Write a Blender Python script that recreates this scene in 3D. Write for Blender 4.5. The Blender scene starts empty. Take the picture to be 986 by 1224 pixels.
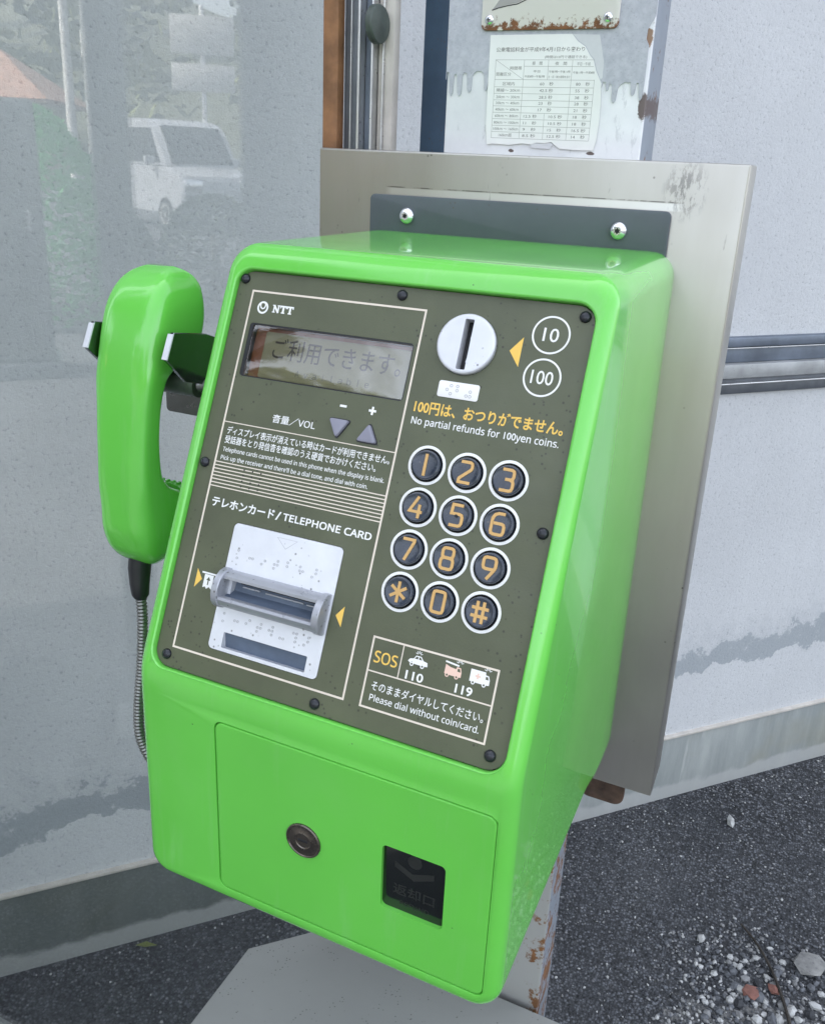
import bpy, bmesh, math, random
from mathutils import Vector, Matrix, noise
from mathutils.geometry import delaunay_2d_cdt
R = math.radians
scene = bpy.context.scene
COL = scene.collection
Z0 = 1.30                       # height of the faceplate's top edge above the ground

# ------------------------------------------------------------------ camera
cam = bpy.data.cameras.new('camera'); camo = bpy.data.objects.new('camera', cam); COL.objects.link(camo)
rt = Vector((0.90732306, 0.41827739, 0.04253095)); dn = Vector((0.17442606, -0.28244824, -0.94329134)); fw = Vector((-0.38254465, 0.86328849, -0.32923028))
m = Matrix.Identity(4)
for i in range(3): m[i][0] = rt[i]; m[i][1] = -dn[i]; m[i][2] = -fw[i]
m.translation = Vector((0.21506361, -0.64273615, 0.06777074 + Z0))
camo.matrix_world = m
cam.sensor_fit = 'HORIZONTAL'; cam.sensor_width = 36; cam.lens = 36 * 1047.5578 / 986
cam.shift_x = -(493.84 - 493) / 986; cam.shift_y = -(612 - 559.79) / 986
cam.clip_start = 0.02; cam.clip_end = 2000
scene.camera = camo

# ------------------------------------------------------------------ light
EL = 50.0; SH = Vector((-0.726, 0.687, 0))           # the sun stands behind the building
world = bpy.data.worlds.new('World'); scene.world = world; world.use_nodes = True
wn = world.node_tree.nodes; wl = world.node_tree.links; wn.clear()
sky = wn.new('ShaderNodeTexSky'); sky.sky_type = 'NISHITA'; sky.sun_disc = False
sky.sun_elevation = R(EL); sky.sun_rotation = math.atan2(SH.x, SH.y)
sky.air_density = 1.0; sky.dust_density = 4.0; sky.ozone_density = 0.6
hs = wn.new('ShaderNodeHueSaturation'); hs.inputs['Saturation'].default_value = 0.42
bgn = wn.new('ShaderNodeBackground'); bgn.inputs['Strength'].default_value = 0.15
wo = wn.new('ShaderNodeOutputWorld')
wl.new(sky.outputs[0], hs.inputs['Color']); wl.new(hs.outputs[0], bgn.inputs['Color']); wl.new(bgn.outputs[0], wo.inputs['Surface'])
sun = bpy.data.lights.new('sun', 'SUN'); sun.energy = 3.0; sun.angle = R(0.5); sun.color = (1.0, 0.95, 0.87)
suno = bpy.data.objects.new('sun', sun); COL.objects.link(suno)
sd = Vector((SH.x * math.cos(R(EL)), SH.y * math.cos(R(EL)), math.sin(R(EL)))).normalized()
suno.rotation_euler = sd.to_track_quat('Z', 'Y').to_euler(); suno.location = (0, 0, 12)
vs = scene.view_settings; vs.view_transform = 'Standard'; vs.look = 'None'; vs.gamma = 1; vs.use_curve_mapping = False
vs.exposure = 2.55

# ------------------------------------------------------------------ materials
def lin(r, g, b):
    f = lambda c: (c / 255 / 12.92) if c / 255 <= 0.04045 else ((c / 255 + 0.055) / 1.055) ** 2.4
    return (f(r), f(g), f(b))
class NT:
    def __init__(s, name):
        s.m = bpy.data.materials.new(name); s.m.use_nodes = True; s.t = s.m.node_tree; s.n = s.t.nodes; s.l = s.t.links
        s.n.clear(); s.out = s.n.new('ShaderNodeOutputMaterial'); s.b = s.n.new('ShaderNodeBsdfPrincipled')
        s.l.new(s.b.outputs[0], s.out.inputs['Surface']); s.tc = s.n.new('ShaderNodeTexCoord')
        s.co = s.tc.outputs['Object']
    def set(s, k, v):
        i = s.b.inputs[k]
        if hasattr(v, 'is_linked') or isinstance(v, bpy.types.NodeSocket): s.l.new(v, i)
        elif k == 'Base Color': i.default_value = (*v, 1)
        else: i.default_value = v
    def put(s, inp, v):
        if isinstance(v, bpy.types.NodeSocket): s.l.new(v, inp)
        elif isinstance(v, tuple) and len(v) == 3 and inp.type == 'RGBA': inp.default_value = (*v, 1)
        else: inp.default_value = v
    def noise(s, scale, detail=4, rough=0.55, co=None, dist=0.0, out='Fac'):
        t = s.n.new('ShaderNodeTexNoise'); t.inputs['Scale'].default_value = scale; t.inputs['Detail'].default_value = detail
        t.inputs['Roughness'].default_value = rough; t.inputs['Distortion'].default_value = dist
        s.l.new(co or s.co, t.inputs['Vector']); return t.outputs[out]
    def voro(s, scale, co=None, feature='F1', out='Distance'):
        t = s.n.new('ShaderNodeTexVoronoi'); t.feature = feature; t.inputs['Scale'].default_value = scale
        s.l.new(co or s.co, t.inputs['Vector']); return t.outputs[out]
    def scl(s, x, y, z, rot=(0, 0, 0)):
        t = s.n.new('ShaderNodeMapping'); t.inputs['Scale'].default_value = (x, y, z); t.inputs['Rotation'].default_value = rot
        s.l.new(s.co, t.inputs['Vector']); return t.outputs[0]
    def ramp(s, v, a, b, c0=0.0, c1=1.0):
        t = s.n.new('ShaderNodeMapRange'); t.clamp = True; s.put(t.inputs[0], v)
        for i, q in enumerate((a, b, c0, c1)): s.put(t.inputs[i + 1], q)
        return t.outputs[0]
    def math(s, op, a, b=0.0):
        t = s.n.new('ShaderNodeMath'); t.operation = op; s.put(t.inputs[0], a); s.put(t.inputs[1], b); return t.outputs[0]
    def mix(s, f, a, b, mode='MIX'):
        t = s.n.new('ShaderNodeMix'); t.data_type = 'RGBA'; t.blend_type = mode
        s.put(t.inputs[0], f); s.put(t.inputs[6], a); s.put(t.inputs[7], b); return t.outputs[2]
    def xyz(s):
        t = s.n.new('ShaderNodeSeparateXYZ'); s.l.new(s.co, t.inputs[0]); return t.outputs
    def bump(s, h, strength=0.3, dist=0.001):
        t = s.n.new('ShaderNodeBump'); t.inputs['Strength'].default_value = strength; t.inputs['Distance'].default_value = dist
        s.l.new(h, t.inputs['Height']); s.l.new(t.outputs[0], s.b.inputs['Normal']); return t.outputs[0]

def M(name, col, rough=0.5, metal=0.0, coat=0.0, var=0.10, vs=14, bump=0.0, bs=300, rvar=0.08, specks=0.0, dirt=(0.08, 0.07, 0.06)):
    t = NT(name); n1 = t.noise(vs, 5, 0.6)
    dark = tuple(c * (1 - var) for c in col); light = tuple(min(1, c * (1 + var)) for c in col)
    c = t.mix(t.ramp(n1, 0.3, 0.7), dark, light)
    if specks:
        k = t.voro(260); g = t.noise(40, 2)
        msk = t.math('MULTIPLY', t.ramp(k, 0.12, 0.22, 1, 0), t.ramp(g, 0.62 - specks * 0.2, 0.68 - specks * 0.2))
        c = t.mix(t.math('MULTIPLY', msk, 0.7), c, dirt)
    t.set('Base Color', c); t.set('Metallic', metal)
    t.set('Roughness', t.ramp(t.noise(vs * 3.3, 4), 0.3, 0.7, max(0.02, rough - rvar), min(1, rough + rvar)))
    if coat: t.set('Coat Weight', coat); t.set('Coat Roughness', 0.06)
    if bump: t.bump(t.noise(bs, 3), bump, 0.0006)
    return t.m

MAT = {}
def green(name, col):
    t = NT(name); n1 = t.noise(9, 4)
    c = t.mix(t.ramp(n1, 0.3, 0.7), tuple(x * 0.95 for x in col), tuple(x * 1.05 for x in col))
    # dust and tiny chips
    k = t.math('MULTIPLY', t.ramp(t.voro(150), 0.05, 0.09, 1, 0), t.ramp(t.noise(30, 2), 0.655, 0.68))
    c = t.mix(t.math('MULTIPLY', k, 0.8), c, (0.03, 0.035, 0.02))
    du = t.math('MULTIPLY', t.ramp(t.noise(14, 4, 0.6), 0.5, 0.8), 0.04)
    c = t.mix(du, c, (0.5, 0.5, 0.45))
    sk = t.math('MULTIPLY', t.ramp(t.noise(40, 5, 0.65, t.scl(1.5, 1.5, 0.12)), 0.56, 0.76), 0.10)
    c = t.mix(sk, c, (0.42, 0.55, 0.40))
    t.set('Base Color', c); t.set('Roughness', t.ramp(t.noise(12, 4, 0.6), 0.3, 0.75, 0.16, 0.26))
    t.set('Coat Weight', 0.45); t.set('Coat Roughness', 0.03)
    t.bump(t.noise(160, 2), 0.012, 0.0004)
    return t.m
MAT['green'] = green('green_paint', (0.130, 0.53, 0.066))
MAT['olive'] = M('olive_faceplate', (0.077, 0.086, 0.046), 0.42, var=0.14, vs=18, bump=0.12, bs=900, specks=0.55, dirt=(0.02, 0.02, 0.015))
MAT['ink_cream'] = M('cream_print', (0.68, 0.60, 0.50), 0.6, var=0.06)
MAT['ink_white'] = M('white_print', (0.78, 0.78, 0.76), 0.6, var=0.05)
MAT['ink_yellow'] = M('yellow_print', (0.78, 0.50, 0.10), 0.6, var=0.06)
MAT['ink_pink'] = M('pink_print', (0.75, 0.52, 0.42), 0.6, var=0.06)
MAT['ink_black'] = M('black_print', (0.03, 0.03, 0.03), 0.6)
MAT['ink_tan'] = M('tan_digit', (0.56, 0.34, 0.12), 0.55, var=0.06)
MAT['black'] = M('black_plastic', (0.012, 0.013, 0.015), 0.38, var=0.2)
MAT['hole'] = M('dark_recess', (0.012, 0.012, 0.014), 0.6)
MAT['key'] = M('key_plastic', (0.022, 0.030, 0.046), 0.26, var=0.25, vs=60, coat=0.3, specks=0.3, dirt=(0.15, 0.14, 0.12))
MAT['screw_black'] = M('black_screw', (0.02, 0.022, 0.027), 0.28, metal=0.3)
MAT['slot_blue'] = M('blue_grey_recess', (0.10, 0.13, 0.18), 0.5, var=0.2, vs=50)
MAT['slot_grey'] = M('grey_slot_plastic', (0.36, 0.37, 0.40), 0.34, metal=0.4, var=0.08, vs=60, specks=0.4)
MAT['button'] = M('grey_button', (0.22, 0.22, 0.27), 0.45, var=0.06)
MAT['metal'] = M('satin_metal', (0.62, 0.63, 0.66), 0.45, metal=0.35, var=0.05, vs=40, specks=0.3)
MAT['card_metal'] = M('pale_metal_plate', (0.66, 0.67, 0.70), 0.40, metal=0.35, var=0.05, vs=60, bump=0.1, bs=1500, specks=0.5)
MAT['chrome'] = M('steel_screw', (0.72, 0.74, 0.76), 0.16, metal=1.0, var=0.05)
MAT['braille'] = M('braille_label', (0.78, 0.77, 0.75), 0.5, var=0.04)
MAT['braille_dot'] = M('braille_dot', (0.42, 0.42, 0.43), 0.4, var=0.05)
MAT['bracket'] = M('grey_bracket_paint', (0.085, 0.097, 0.112), 0.48, var=0.08, vs=30, bump=0.05, specks=0.2)
MAT['lock'] = M('lock_metal', (0.16, 0.14, 0.12), 0.30, metal=0.9, var=0.2, vs=90)
MAT['lcd'] = M('lcd_face', (0.19, 0.18, 0.105), 0.5, var=0.05)
MAT['lcd_edge'] = M('lcd_brown_edge', (0.18, 0.065, 0.03), 0.45, var=0.1)
MAT['lcd_text'] = M('lcd_segments', (0.03, 0.02, 0.018), 0.5)
MAT['lcd_faint'] = M('lcd_faint_segments', (0.07, 0.068, 0.05), 0.5)
MAT['darkmetal'] = M('dark_metal', (0.16, 0.165, 0.16), 0.33, metal=0.8, var=0.15, vs=60)
MAT['fork'] = M('cradle_metal', (0.20, 0.22, 0.22), 0.10, metal=1.0, var=0.06)
MAT['alu'] = M('aluminium', (0.60, 0.60, 0.60), 0.35, metal=0.8, var=0.12, vs=25, specks=0.3)
MAT['alu_dark'] = M('dark_aluminium', (0.12, 0.13, 0.145), 0.42, metal=0.4, var=0.25, vs=20)
MAT['alu_blue'] = M('blue_grey_rail', (0.15, 0.175, 0.215), 0.45, metal=0.3, var=0.25, vs=14)
MAT['cream_trim'] = M('cream_trim', (0.52, 0.48, 0.43), 0.5, var=0.15, vs=25)
MAT['rust_trim'] = M('brown_rusted_trim', (0.22, 0.105, 0.045), 0.7, var=0.5, vs=26, bump=0.3)
MAT['rust_dark'] = M('dark_rust', (0.07, 0.042, 0.03), 0.8, var=0.6, vs=60, bump=0.5)
MAT['rail_grey'] = M('weathered_rail', (0.33, 0.335, 0.335), 0.5, metal=0.25, var=0.25, vs=18, specks=0.3)
MAT['knob'] = M('grey_green_rubber', (0.055, 0.07, 0.06), 0.45, var=0.3, vs=60)
MAT['blue_steel'] = M('blue_steel_paint', (0.055, 0.095, 0.15), 0.5, var=0.25, vs=20, specks=0.3)
MAT['cable'] = M('cable_armour', (0.22, 0.225, 0.21), 0.34, metal=0.8, var=0.1, vs=80)
MAT['shelf'] = M('grey_shelf_paint', (0.25, 0.255, 0.24), 0.55, var=0.05, vs=8, bump=0.08, bs=800, specks=0.45, dirt=(0.03, 0.03, 0.03))
MAT['paper'] = M('aged_paper', (0.74, 0.735, 0.71), 0.75, var=0.04, vs=40)
MAT['paper_old'] = M('sticker_residue', (0.56, 0.56, 0.57), 0.7, var=0.06, vs=60)
MAT['ink_grey'] = M('faded_ink', (0.16, 0.15, 0.14), 0.7)
MAT['ink_line'] = M('faded_table_line', (0.34, 0.33, 0.31), 0.7)
MAT['white_paint'] = M('white_paint', (0.80, 0.80, 0.80), 0.4, var=0.03)

def plate_metal():
    t = NT('stainless_plate')
    st = t.noise(9, 6, 0.6, t.scl(3, 1, 0.5)); n2 = t.noise(5, 5, 0.6)
    c = t.mix(t.ramp(st, 0.3, 0.7), (0.42, 0.40, 0.36), (0.47, 0.455, 0.42))
    c = t.mix(t.math('MULTIPLY', t.ramp(n2, 0.5, 0.75), 0.25), c, (0.36, 0.355, 0.33))
    x, y, z = t.xyz(); zl = t.math('SUBTRACT', z, Z0); inb = t.ramp(t.math('ABSOLUTE', x), 0.108, 0.114, 1, 0)
    gh = t.math('MULTIPLY', t.math('MULTIPLY', t.ramp(zl, 0.0435, 0.0445), t.ramp(zl, 0.0485, 0.0492, 1, 0)), inb)
    c = t.mix(t.math('MULTIPLY', gh, 0.55), c, (0.74, 0.73, 0.70))
    ln = t.math('MULTIPLY', t.math('MULTIPLY', t.ramp(t.math('ABSOLUTE', t.math('SUBTRACT', zl, 0.0496)), 0.0002, 0.0006, 1, 0), inb), t.ramp(t.noise(60, 4, 0.7), 0.40, 0.52))
    c = t.mix(t.math('MULTIPLY', ln, 0.8), c, (0.10, 0.095, 0.085))
    ex = t.math('MULTIPLY', t.math('SUBTRACT', x, 0.113), 60); ez = t.math('MULTIPLY', t.math('SUBTRACT', zl, 0.058), 45)
    sm = t.math('MULTIPLY', t.ramp(t.math('ADD', t.math('MULTIPLY', ex, ex), t.math('MULTIPLY', ez, ez)), 0.1, 1.0, 1, 0), t.ramp(t.noise(140, 5, 0.75, t.scl(1.6, 1, 0.6, (0, 0.6, 0))), 0.48, 0.56))
    c = t.mix(t.math('MULTIPLY', sm, 0.6), c, (0.12, 0.115, 0.11))
    sc = t.math('MULTIPLY', t.ramp(t.noise(45, 3, 0.7, t.scl(3.2, 1, 0.6, (0, 0.35, 0))), 0.645, 0.69), t.ramp(t.noise(9, 2), 0.50, 0.60))
    c = t.mix(t.math('MULTIPLY', sc, 0.75), c, (0.07, 0.065, 0.06))
    sp = t.math('MULTIPLY', t.ramp(t.voro(130), 0.08, 0.14, 1, 0), t.ramp(t.noise(25, 2), 0.6, 0.66))
    c = t.mix(t.math('MULTIPLY', sp, 0.7), c, (0.06, 0.055, 0.05))
    t.set('Base Color', c); t.set('Metallic', 0.90)
    t.set('Roughness', t.ramp(t.noise(12, 5), 0.3, 0.7, 0.30, 0.42)); t.bump(t.noise(90, 4, 0.6), 0.03, 0.0005)
    return t.m
MAT['plate'] = plate_metal()

def column_mat():
    t = NT('worn_white_column_paint'); x, y, z = t.xyz()
    n = t.noise(30, 6, 0.65); c = t.mix(t.ramp(n, 0.35, 0.7), (0.62, 0.62, 0.63), (0.72, 0.72, 0.72))
    scuff = t.ramp(t.noise(60, 5, 0.7, t.scl(2.5, 1, 0.8, (0, 0.7, 0))), 0.6, 0.66)
    c = t.mix(t.math('MULTIPLY', scuff, 0.4), c, (0.38, 0.385, 0.40))
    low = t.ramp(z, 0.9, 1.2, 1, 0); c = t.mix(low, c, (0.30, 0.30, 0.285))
    c = t.mix(t.ramp(x, 0.0750, 0.0754), c, (0.20, 0.225, 0.26))  # right side face darkened: its shade is painted into the colour
    rn = t.noise(48, 6, 0.72); rust = t.ramp(rn, 0.60, 0.63)
    edge = t.ramp(t.math('ABSOLUTE', t.math('SUBTRACT', x, 0.0775)), 0.004, 0.035, 1, 0)
    area = t.math('MAXIMUM', t.math('MULTIPLY', t.ramp(z, 0.85, 1.0, 1, 0), t.ramp(edge, 0.0, 1.0, 0.72, 1.0)), t.math('MULTIPLY', edge, 0.86))
    rust2 = t.math('MULTIPLY', t.ramp(t.math('MULTIPLY', rn, area), 0.50, 0.55), 1.0)
    c = t.mix(rust2, c, t.mix(t.noise(90, 4), (0.05, 0.025, 0.015), (0.27, 0.115, 0.035)))
    for (bx, bz, rx_, rz_) in ((0.0735, 1.412, 0.0030, 0.010), (0.0715, 1.455, 0.0035, 0.006), (0.054, 1.446, 0.0018, 0.0018), (0.070, 1.462, 0.0015, 0.004), (-0.020, 1.3795, 0.0022, 0.0012), (0.040, 1.3795, 0.0030, 0.0012)):
        ex = t.math('DIVIDE', t.math('SUBTRACT', x, bx), rx_); ez = t.math('DIVIDE', t.math('SUBTRACT', z, bz), rz_)
        q = t.math('ADD', t.math('SQRT', t.math('ADD', t.math('MULTIPLY', ex, ex), t.math('MULTIPLY', ez, ez))), t.math('MULTIPLY', t.math('SUBTRACT', t.noise(210, 5, 0.7), 0.5), 1.6))
        c = t.mix(t.ramp(q, 0.85, 1.05, 0.92, 0), c, (0.06, 0.03, 0.022) if bz < 1.43 else (0.20, 0.10, 0.04))
    t.set('Base Color', c); t.set('Roughness', t.ramp(rust2, 0, 1, 0.48, 0.85)); t.bump(n, 0.12, 0.001)
    return t.m
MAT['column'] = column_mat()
def grey_coat():
    t = NT('grey_overpaint'); n = t.noise(160, 4, 0.7); c = t.mix(t.ramp(n, 0.35, 0.65), (0.375, 0.38, 0.42), (0.47, 0.475, 0.51))
    sp = t.ramp(t.voro(420), 0.15, 0.25, 1, 0); c = t.mix(t.math('MULTIPLY', sp, 0.35), c, (0.25, 0.25, 0.27))
    t.set('Base Color', c); t.set('Roughness', 0.6); t.bump(n, 0.35, 0.0008); return t.m
MAT['grey_coat'] = grey_coat()
def sign_mat():
    t = NT('rust_speckled_enamel'); x, y, z = t.xyz()
    n = t.noise(230, 5, 0.75); base = (0.66, 0.63, 0.58)
    g = t.ramp(z, -0.002, 0.013, 1.0, 0.0)
    rust = t.ramp(t.math('ADD', t.math('MULTIPLY', g, 0.40), n), 0.70, 0.78)
    c = t.mix(rust, base, t.mix(t.noise(120, 3), (0.06, 0.025, 0.015), (0.30, 0.12, 0.045)))
    t.set('Base Color', c); t.set('Roughness', 0.5); t.bump(n, 0.25, 0.0006); return t.m
MAT['sign'] = sign_mat()

def stucco():
    t = NT('pale_stucco'); x, y, z = t.xyz()
    fine = t.noise(620, 4, 0.75); med = t.noise(170, 2, 0.6); m2 = t.noise(75, 3, 0.6); big = t.noise(2.2, 5, 0.55)
    c = t.mix(t.ramp(big, 0.3, 0.7), (0.52, 0.525, 0.53), (0.61, 0.615, 0.62))
    pit = t.ramp(med, 0.30, 0.41, 1, 0); c = t.mix(t.math('MULTIPLY', t.ramp(m2, 0.35, 0.65, 1, 0), 0.13), c, (0.33, 0.34, 0.35)); c = t.mix(t.math('MULTIPLY', pit, 0.58), c, (0.28, 0.29, 0.30))
    c = t.mix(t.math('MULTIPLY', t.ramp(fine, 0.36, 0.5, 1, 0), 0.35), c, (0.36, 0.37, 0.38))
    # tide-mark stain: crisp lower edge, ragged upper edge
    wob = t.math('ADD', t.math('MULTIPLY', t.math('SUBTRACT', t.noise(7, 7, 0.6), 0.5), 0.15), t.math('MULTIPLY', t.math('SUBTRACT', t.noise(32, 5, 0.65), 0.5), 0.035))
    slope = t.math('MULTIPLY', t.math('ADD', x, 0.1), 0.035)
    zz = t.math('SUBTRACT', t.math('SUBTRACT', t.math('SUBTRACT', z, wob), slope), 0.317)
    lo = t.ramp(zz, 0.0, 0.003)
    up = t.math('SUBTRACT', t.noise(24, 8, 0.68), t.math('MULTIPLY', zz, 3.0)); hi = t.math('ADD', t.math('MULTIPLY', t.ramp(up, 0.32, 0.345), 0.6), t.math('MULTIPLY', t.ramp(up, 0.12, 0.42), 0.4))
    st = t.math('MULTIPLY', lo, hi)
    c = t.mix(t.math('MULTIPLY', st, 0.72), c, (0.25, 0.28, 0.30))
    run = t.ramp(t.noise(5, 5, 0.6, t.scl(6, 1, 0.5)), 0.55, 0.75); c = t.mix(t.math('MULTIPLY', run, 0.10), c, (0.36, 0.36, 0.35))
    t.set('Base Color', c); t.set('Roughness', 0.85)
    t.bump(t.math('ADD', t.math('MULTIPLY', med, 0.7), t.math('MULTIPLY', fine, 0.5)), 0.55, 0.003); return t.m
MAT['stucco'] = stucco()
def plinth():
    t = NT('concrete_plinth'); x, y, z = t.xyz()
    v = t.noise(4, 6, 0.65, t.scl(4, 1, 0.7)); n = t.noise(60, 6, 0.7)
    c = t.mix(t.ramp(v, 0.3, 0.7), (0.20, 0.22, 0.215), (0.33, 0.345, 0.33))
    c = t.mix(t.math('MULTIPLY', t.ramp(t.noise(3, 4, 0.6), 0.5, 0.7), 0.5), c, (0.24, 0.225, 0.15))
    wst = t.ramp(t.noise(9, 5, 0.6, t.scl(4, 1, 0.3)), 0.64, 0.72); c = t.mix(t.math('MULTIPLY', wst, 0.35), c, (0.5, 0.5, 0.48))
    left_dark = t.ramp(t.math('ADD', x, t.math('MULTIPLY', t.noise(6, 4), 0.4)), -0.7, -0.3, 1, 0); c = t.mix(t.math('MULTIPLY', left_dark, 0.72), c, (0.045, 0.055, 0.05))  # plinth colour goes darker towards its left end
    base = t.ramp(t.math('ADD', z, t.math('MULTIPLY', t.noise(14, 5), 0.05)), 0.056, 0.066, 1, 0); c = t.mix(t.math('MULTIPLY', base, 0.65), c, (0.40, 0.40, 0.39))
    t.set('Base Color', c); t.set('Roughness', 0.8); t.bump(n, 0.3, 0.002); return t.m
MAT['plinth'] = plinth()
def asphalt():
    t = NT('old_asphalt')
    vc = t.n.new('ShaderNodeTexVoronoi'); vc.inputs['Scale'].default_value = 210; t.l.new(t.co, vc.inputs['Vector'])
    sep = t.n.new('ShaderNodeSeparateColor'); t.l.new(vc.outputs['Color'], sep.inputs[0])
    g = t.math('ADD', 0.014, t.math('MULTIPLY', t.math('POWER', sep.outputs[0], 1.7), 0.16))
    comb = t.n.new('ShaderNodeCombineColor')
    t.l.new(t.math('MULTIPLY', g, 0.96), comb.inputs[0]); t.l.new(g, comb.inputs[1]); t.l.new(t.math('MULTIPLY', g, 1.10), comb.inputs[2])
    c = comb.outputs[0]
    bright = t.ramp(sep.outputs[1], 0.955, 0.985); c = t.mix(t.math('MULTIPLY', bright, 0.75), c, (0.30, 0.30, 0.31))
    gap = t.ramp(vc.outputs['Distance'], 0.35, 0.62, 0, 1); c = t.mix(t.math('MULTIPLY', gap, 0.75), c, (0.012, 0.013, 0.015))
    big = t.noise(1.6, 6, 0.6); c = t.mix(t.math('MULTIPLY', t.ramp(big, 0.42, 0.7), 0.45), c, (0.10, 0.103, 0.108)); c = t.mix(t.math('MULTIPLY', t.ramp(t.noise(5, 6, 0.65), 0.5, 0.62), 0.45), c, (0.028, 0.031, 0.036))
    mid = t.noise(24, 6, 0.7); c = t.mix(t.math('MULTIPLY', t.ramp(mid, 0.58, 0.72), 0.4), c, (0.11, 0.11, 0.112))
    x, y, z = t.xyz()
    dx = t.math('MULTIPLY', t.math('SUBTRACT', x, 0.46), 3.2); dy = t.math('MULTIPLY', t.math('SUBTRACT', y, 0.42), 3.4)
    rr = t.math('SQRT', t.math('ADD', t.math('MULTIPLY', dx, dx), t.math('MULTIPLY', dy, dy)))
    rag = t.math('ADD', rr, t.math('MULTIPLY', t.math('SUBTRACT', t.noise(14, 9, 0.72), 0.5), 1.5))
    cm = t.ramp(rag, 0.84, 0.96, 1, 0); fn = t.noise(90, 6, 0.75)
    c = t.mix(t.math('MULTIPLY', cm, 0.85), c, t.mix(t.ramp(fn, 0.35, 0.65), (0.09, 0.092, 0.095), (0.26, 0.255, 0.24)))
    t.set('Base Color', c); t.set('Roughness', 0.85)
    h = t.math('ADD', t.math('MULTIPLY', t.math('SUBTRACT', 1.0, vc.outputs['Distance']), 0.6), t.math('MULTIPLY', mid, 0.8))
    t.bump(h, 0.9, 0.006); return t.m
MAT['asphalt'] = asphalt()
def conc():
    t = NT('broken_concrete'); n = t.noise(30, 7, 0.7); c = t.mix(t.ramp(n, 0.3, 0.7), (0.13, 0.13, 0.125), (0.30, 0.295, 0.28))
    k = t.ramp(t.voro(120), 0.2, 0.3, 1, 0); c = t.mix(t.math('MULTIPLY', k, 0.4), c, (0.07, 0.075, 0.085))
    t.set('Base Color', c); t.set('Roughness', 0.9); t.bump(n, 0.6, 0.004); return t.m
MAT['concrete'] = conc()
for i, (a, b) in enumerate([((0.10, 0.105, 0.115), 'grey_stone'), ((0.40, 0.40, 0.39), 'pale_stone'), ((0.035, 0.037, 0.042), 'dark_stone'), ((0.20, 0.09, 0.07), 'red_stone')]):
    MAT[b] = M(b, a, 0.8, var=0.35, vs=60, bump=0.4, bs=200)
MAT['mid_stone'] = M('mid_stone', (0.20, 0.20, 0.20), 0.8, var=0.35, vs=60, bump=0.4, bs=200)
MAT['twig'] = M('dark_twig_bark', (0.03, 0.025, 0.02), 0.8, var=0.4, vs=60, bump=0.5)
def glass(name, tint, refl=1.0, rough=0.012):
    t = NT(name); t.n.remove(t.b)
    tr = t.n.new('ShaderNodeBsdfTransparent'); tr.inputs[0].default_value = (*tint, 1)
    gl = t.n.new('ShaderNodeBsdfGlossy'); gl.inputs['Roughness'].default_value = rough
    ge = t.n.new('ShaderNodeNewGeometry'); ior = t.ramp(ge.outputs['Backfacing'], 0, 1, 1.5, 1 / 1.5)
    fr = t.n.new('ShaderNodeFresnel'); t.l.new(ior, fr.inputs['IOR'])
    mx = t.n.new('ShaderNodeMixShader'); t.l.new(t.math('MULTIPLY', fr.outputs[0], refl), mx.inputs[0])
    t.l.new(tr.outputs[0], mx.inputs[1]); t.l.new(gl.outputs[0], mx.inputs[2]); t.l.new(mx.outputs[0], t.out.inputs['Surface'])
    return t.m
MAT['glass'] = glass('tinted_pane', (0.93, 0.945, 0.935), 1.5)
MAT['glass_clear'] = glass('clear_cover', (0.97, 0.97, 0.96), 2.6, 0.045)
MAT['smoke'] = M('smoked_flap', (0.006, 0.008, 0.008), 0.12, coat=0.2)
MAT['smoke_text'] = M('smoked_flap_embossing', (0.02, 0.022, 0.02), 0.3)
def leafm(name, a, b):
    t = NT(name); c = t.mix(t.noise(3, 4), a, b); t.set('Base Color', c); t.set('Roughness', 0.6); return t.m
MAT['leaf'] = leafm('broad_leaves', (0.09, 0.12, 0.03), (0.20, 0.21, 0.06))
MAT['leaf_dark'] = leafm('dark_leaves', (0.02, 0.045, 0.015), (0.06, 0.09, 0.025))
MAT['hedge'] = leafm('bright_hedge_leaves', (0.10, 0.50, 0.11), (0.15, 0.62, 0.16))
MAT['bark'] = M('bark', (0.10, 0.075, 0.05), 0.9, var=0.3, bump=0.5, bs=30)
MAT['carpaint'] = M('silver_car_paint', (0.36, 0.37, 0.40), 0.3, coat=0.6, var=0.02)
MAT['carglass'] = M('car_window', (0.012, 0.014, 0.016), 0.08, var=0.1)
MAT['tyre'] = M('tyre_rubber', (0.02, 0.02, 0.02), 0.8)
MAT['lampglass'] = M('headlight_reflector', (0.85, 0.85, 0.88), 0.08, metal=1.0)
MAT['rooftile'] = M('brown_roof_tiles', (0.28, 0.14, 0.085), 0.7, var=0.25, vs=3)
MAT['housewall'] = M('beige_house_wall', (0.55, 0.47, 0.36), 0.8, var=0.08, vs=3)
MAT['polec'] = M('concrete_pole', (0.52, 0.51, 0.49), 0.8, var=0.15, vs=3)
MAT['hill'] = leafm('hillside_soil', (0.05, 0.06, 0.025), (0.10, 0.10, 0.05))

# ------------------------------------------------------------------ mesh helpers
class Frame:
    """local millimetres (u, v, w) -> world metres"""
    def __init__(s, o, ex, ey, ez): s.o, s.ex, s.ey, s.ez = Vector(o), Vector(ex), Vector(ey), Vector(ez)
    def __call__(s, u, v, w=0.0): return s.o + (s.ex * u + s.ey * v + s.ez * w) * 0.001
WORLD = Frame((0, 0, 0), (1000, 0, 0), (0, 1000, 0), (0, 0, 1000))
PF = Frame((0, -0.18013, Z0), (1, 0, 0), (0, -0.4062, -0.9138), (0, -0.9138, 0.4062))     # olive faceplate
LF = Frame((0, -0.2867, Z0), (1, 0, 0), (0, 0, -1), (0, -1, 0))                            # lower front
CF = Frame((0, 0.02, Z0), (1, 0, 0), (0, 0, 1), (0, -1, 0))                                # column front

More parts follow.
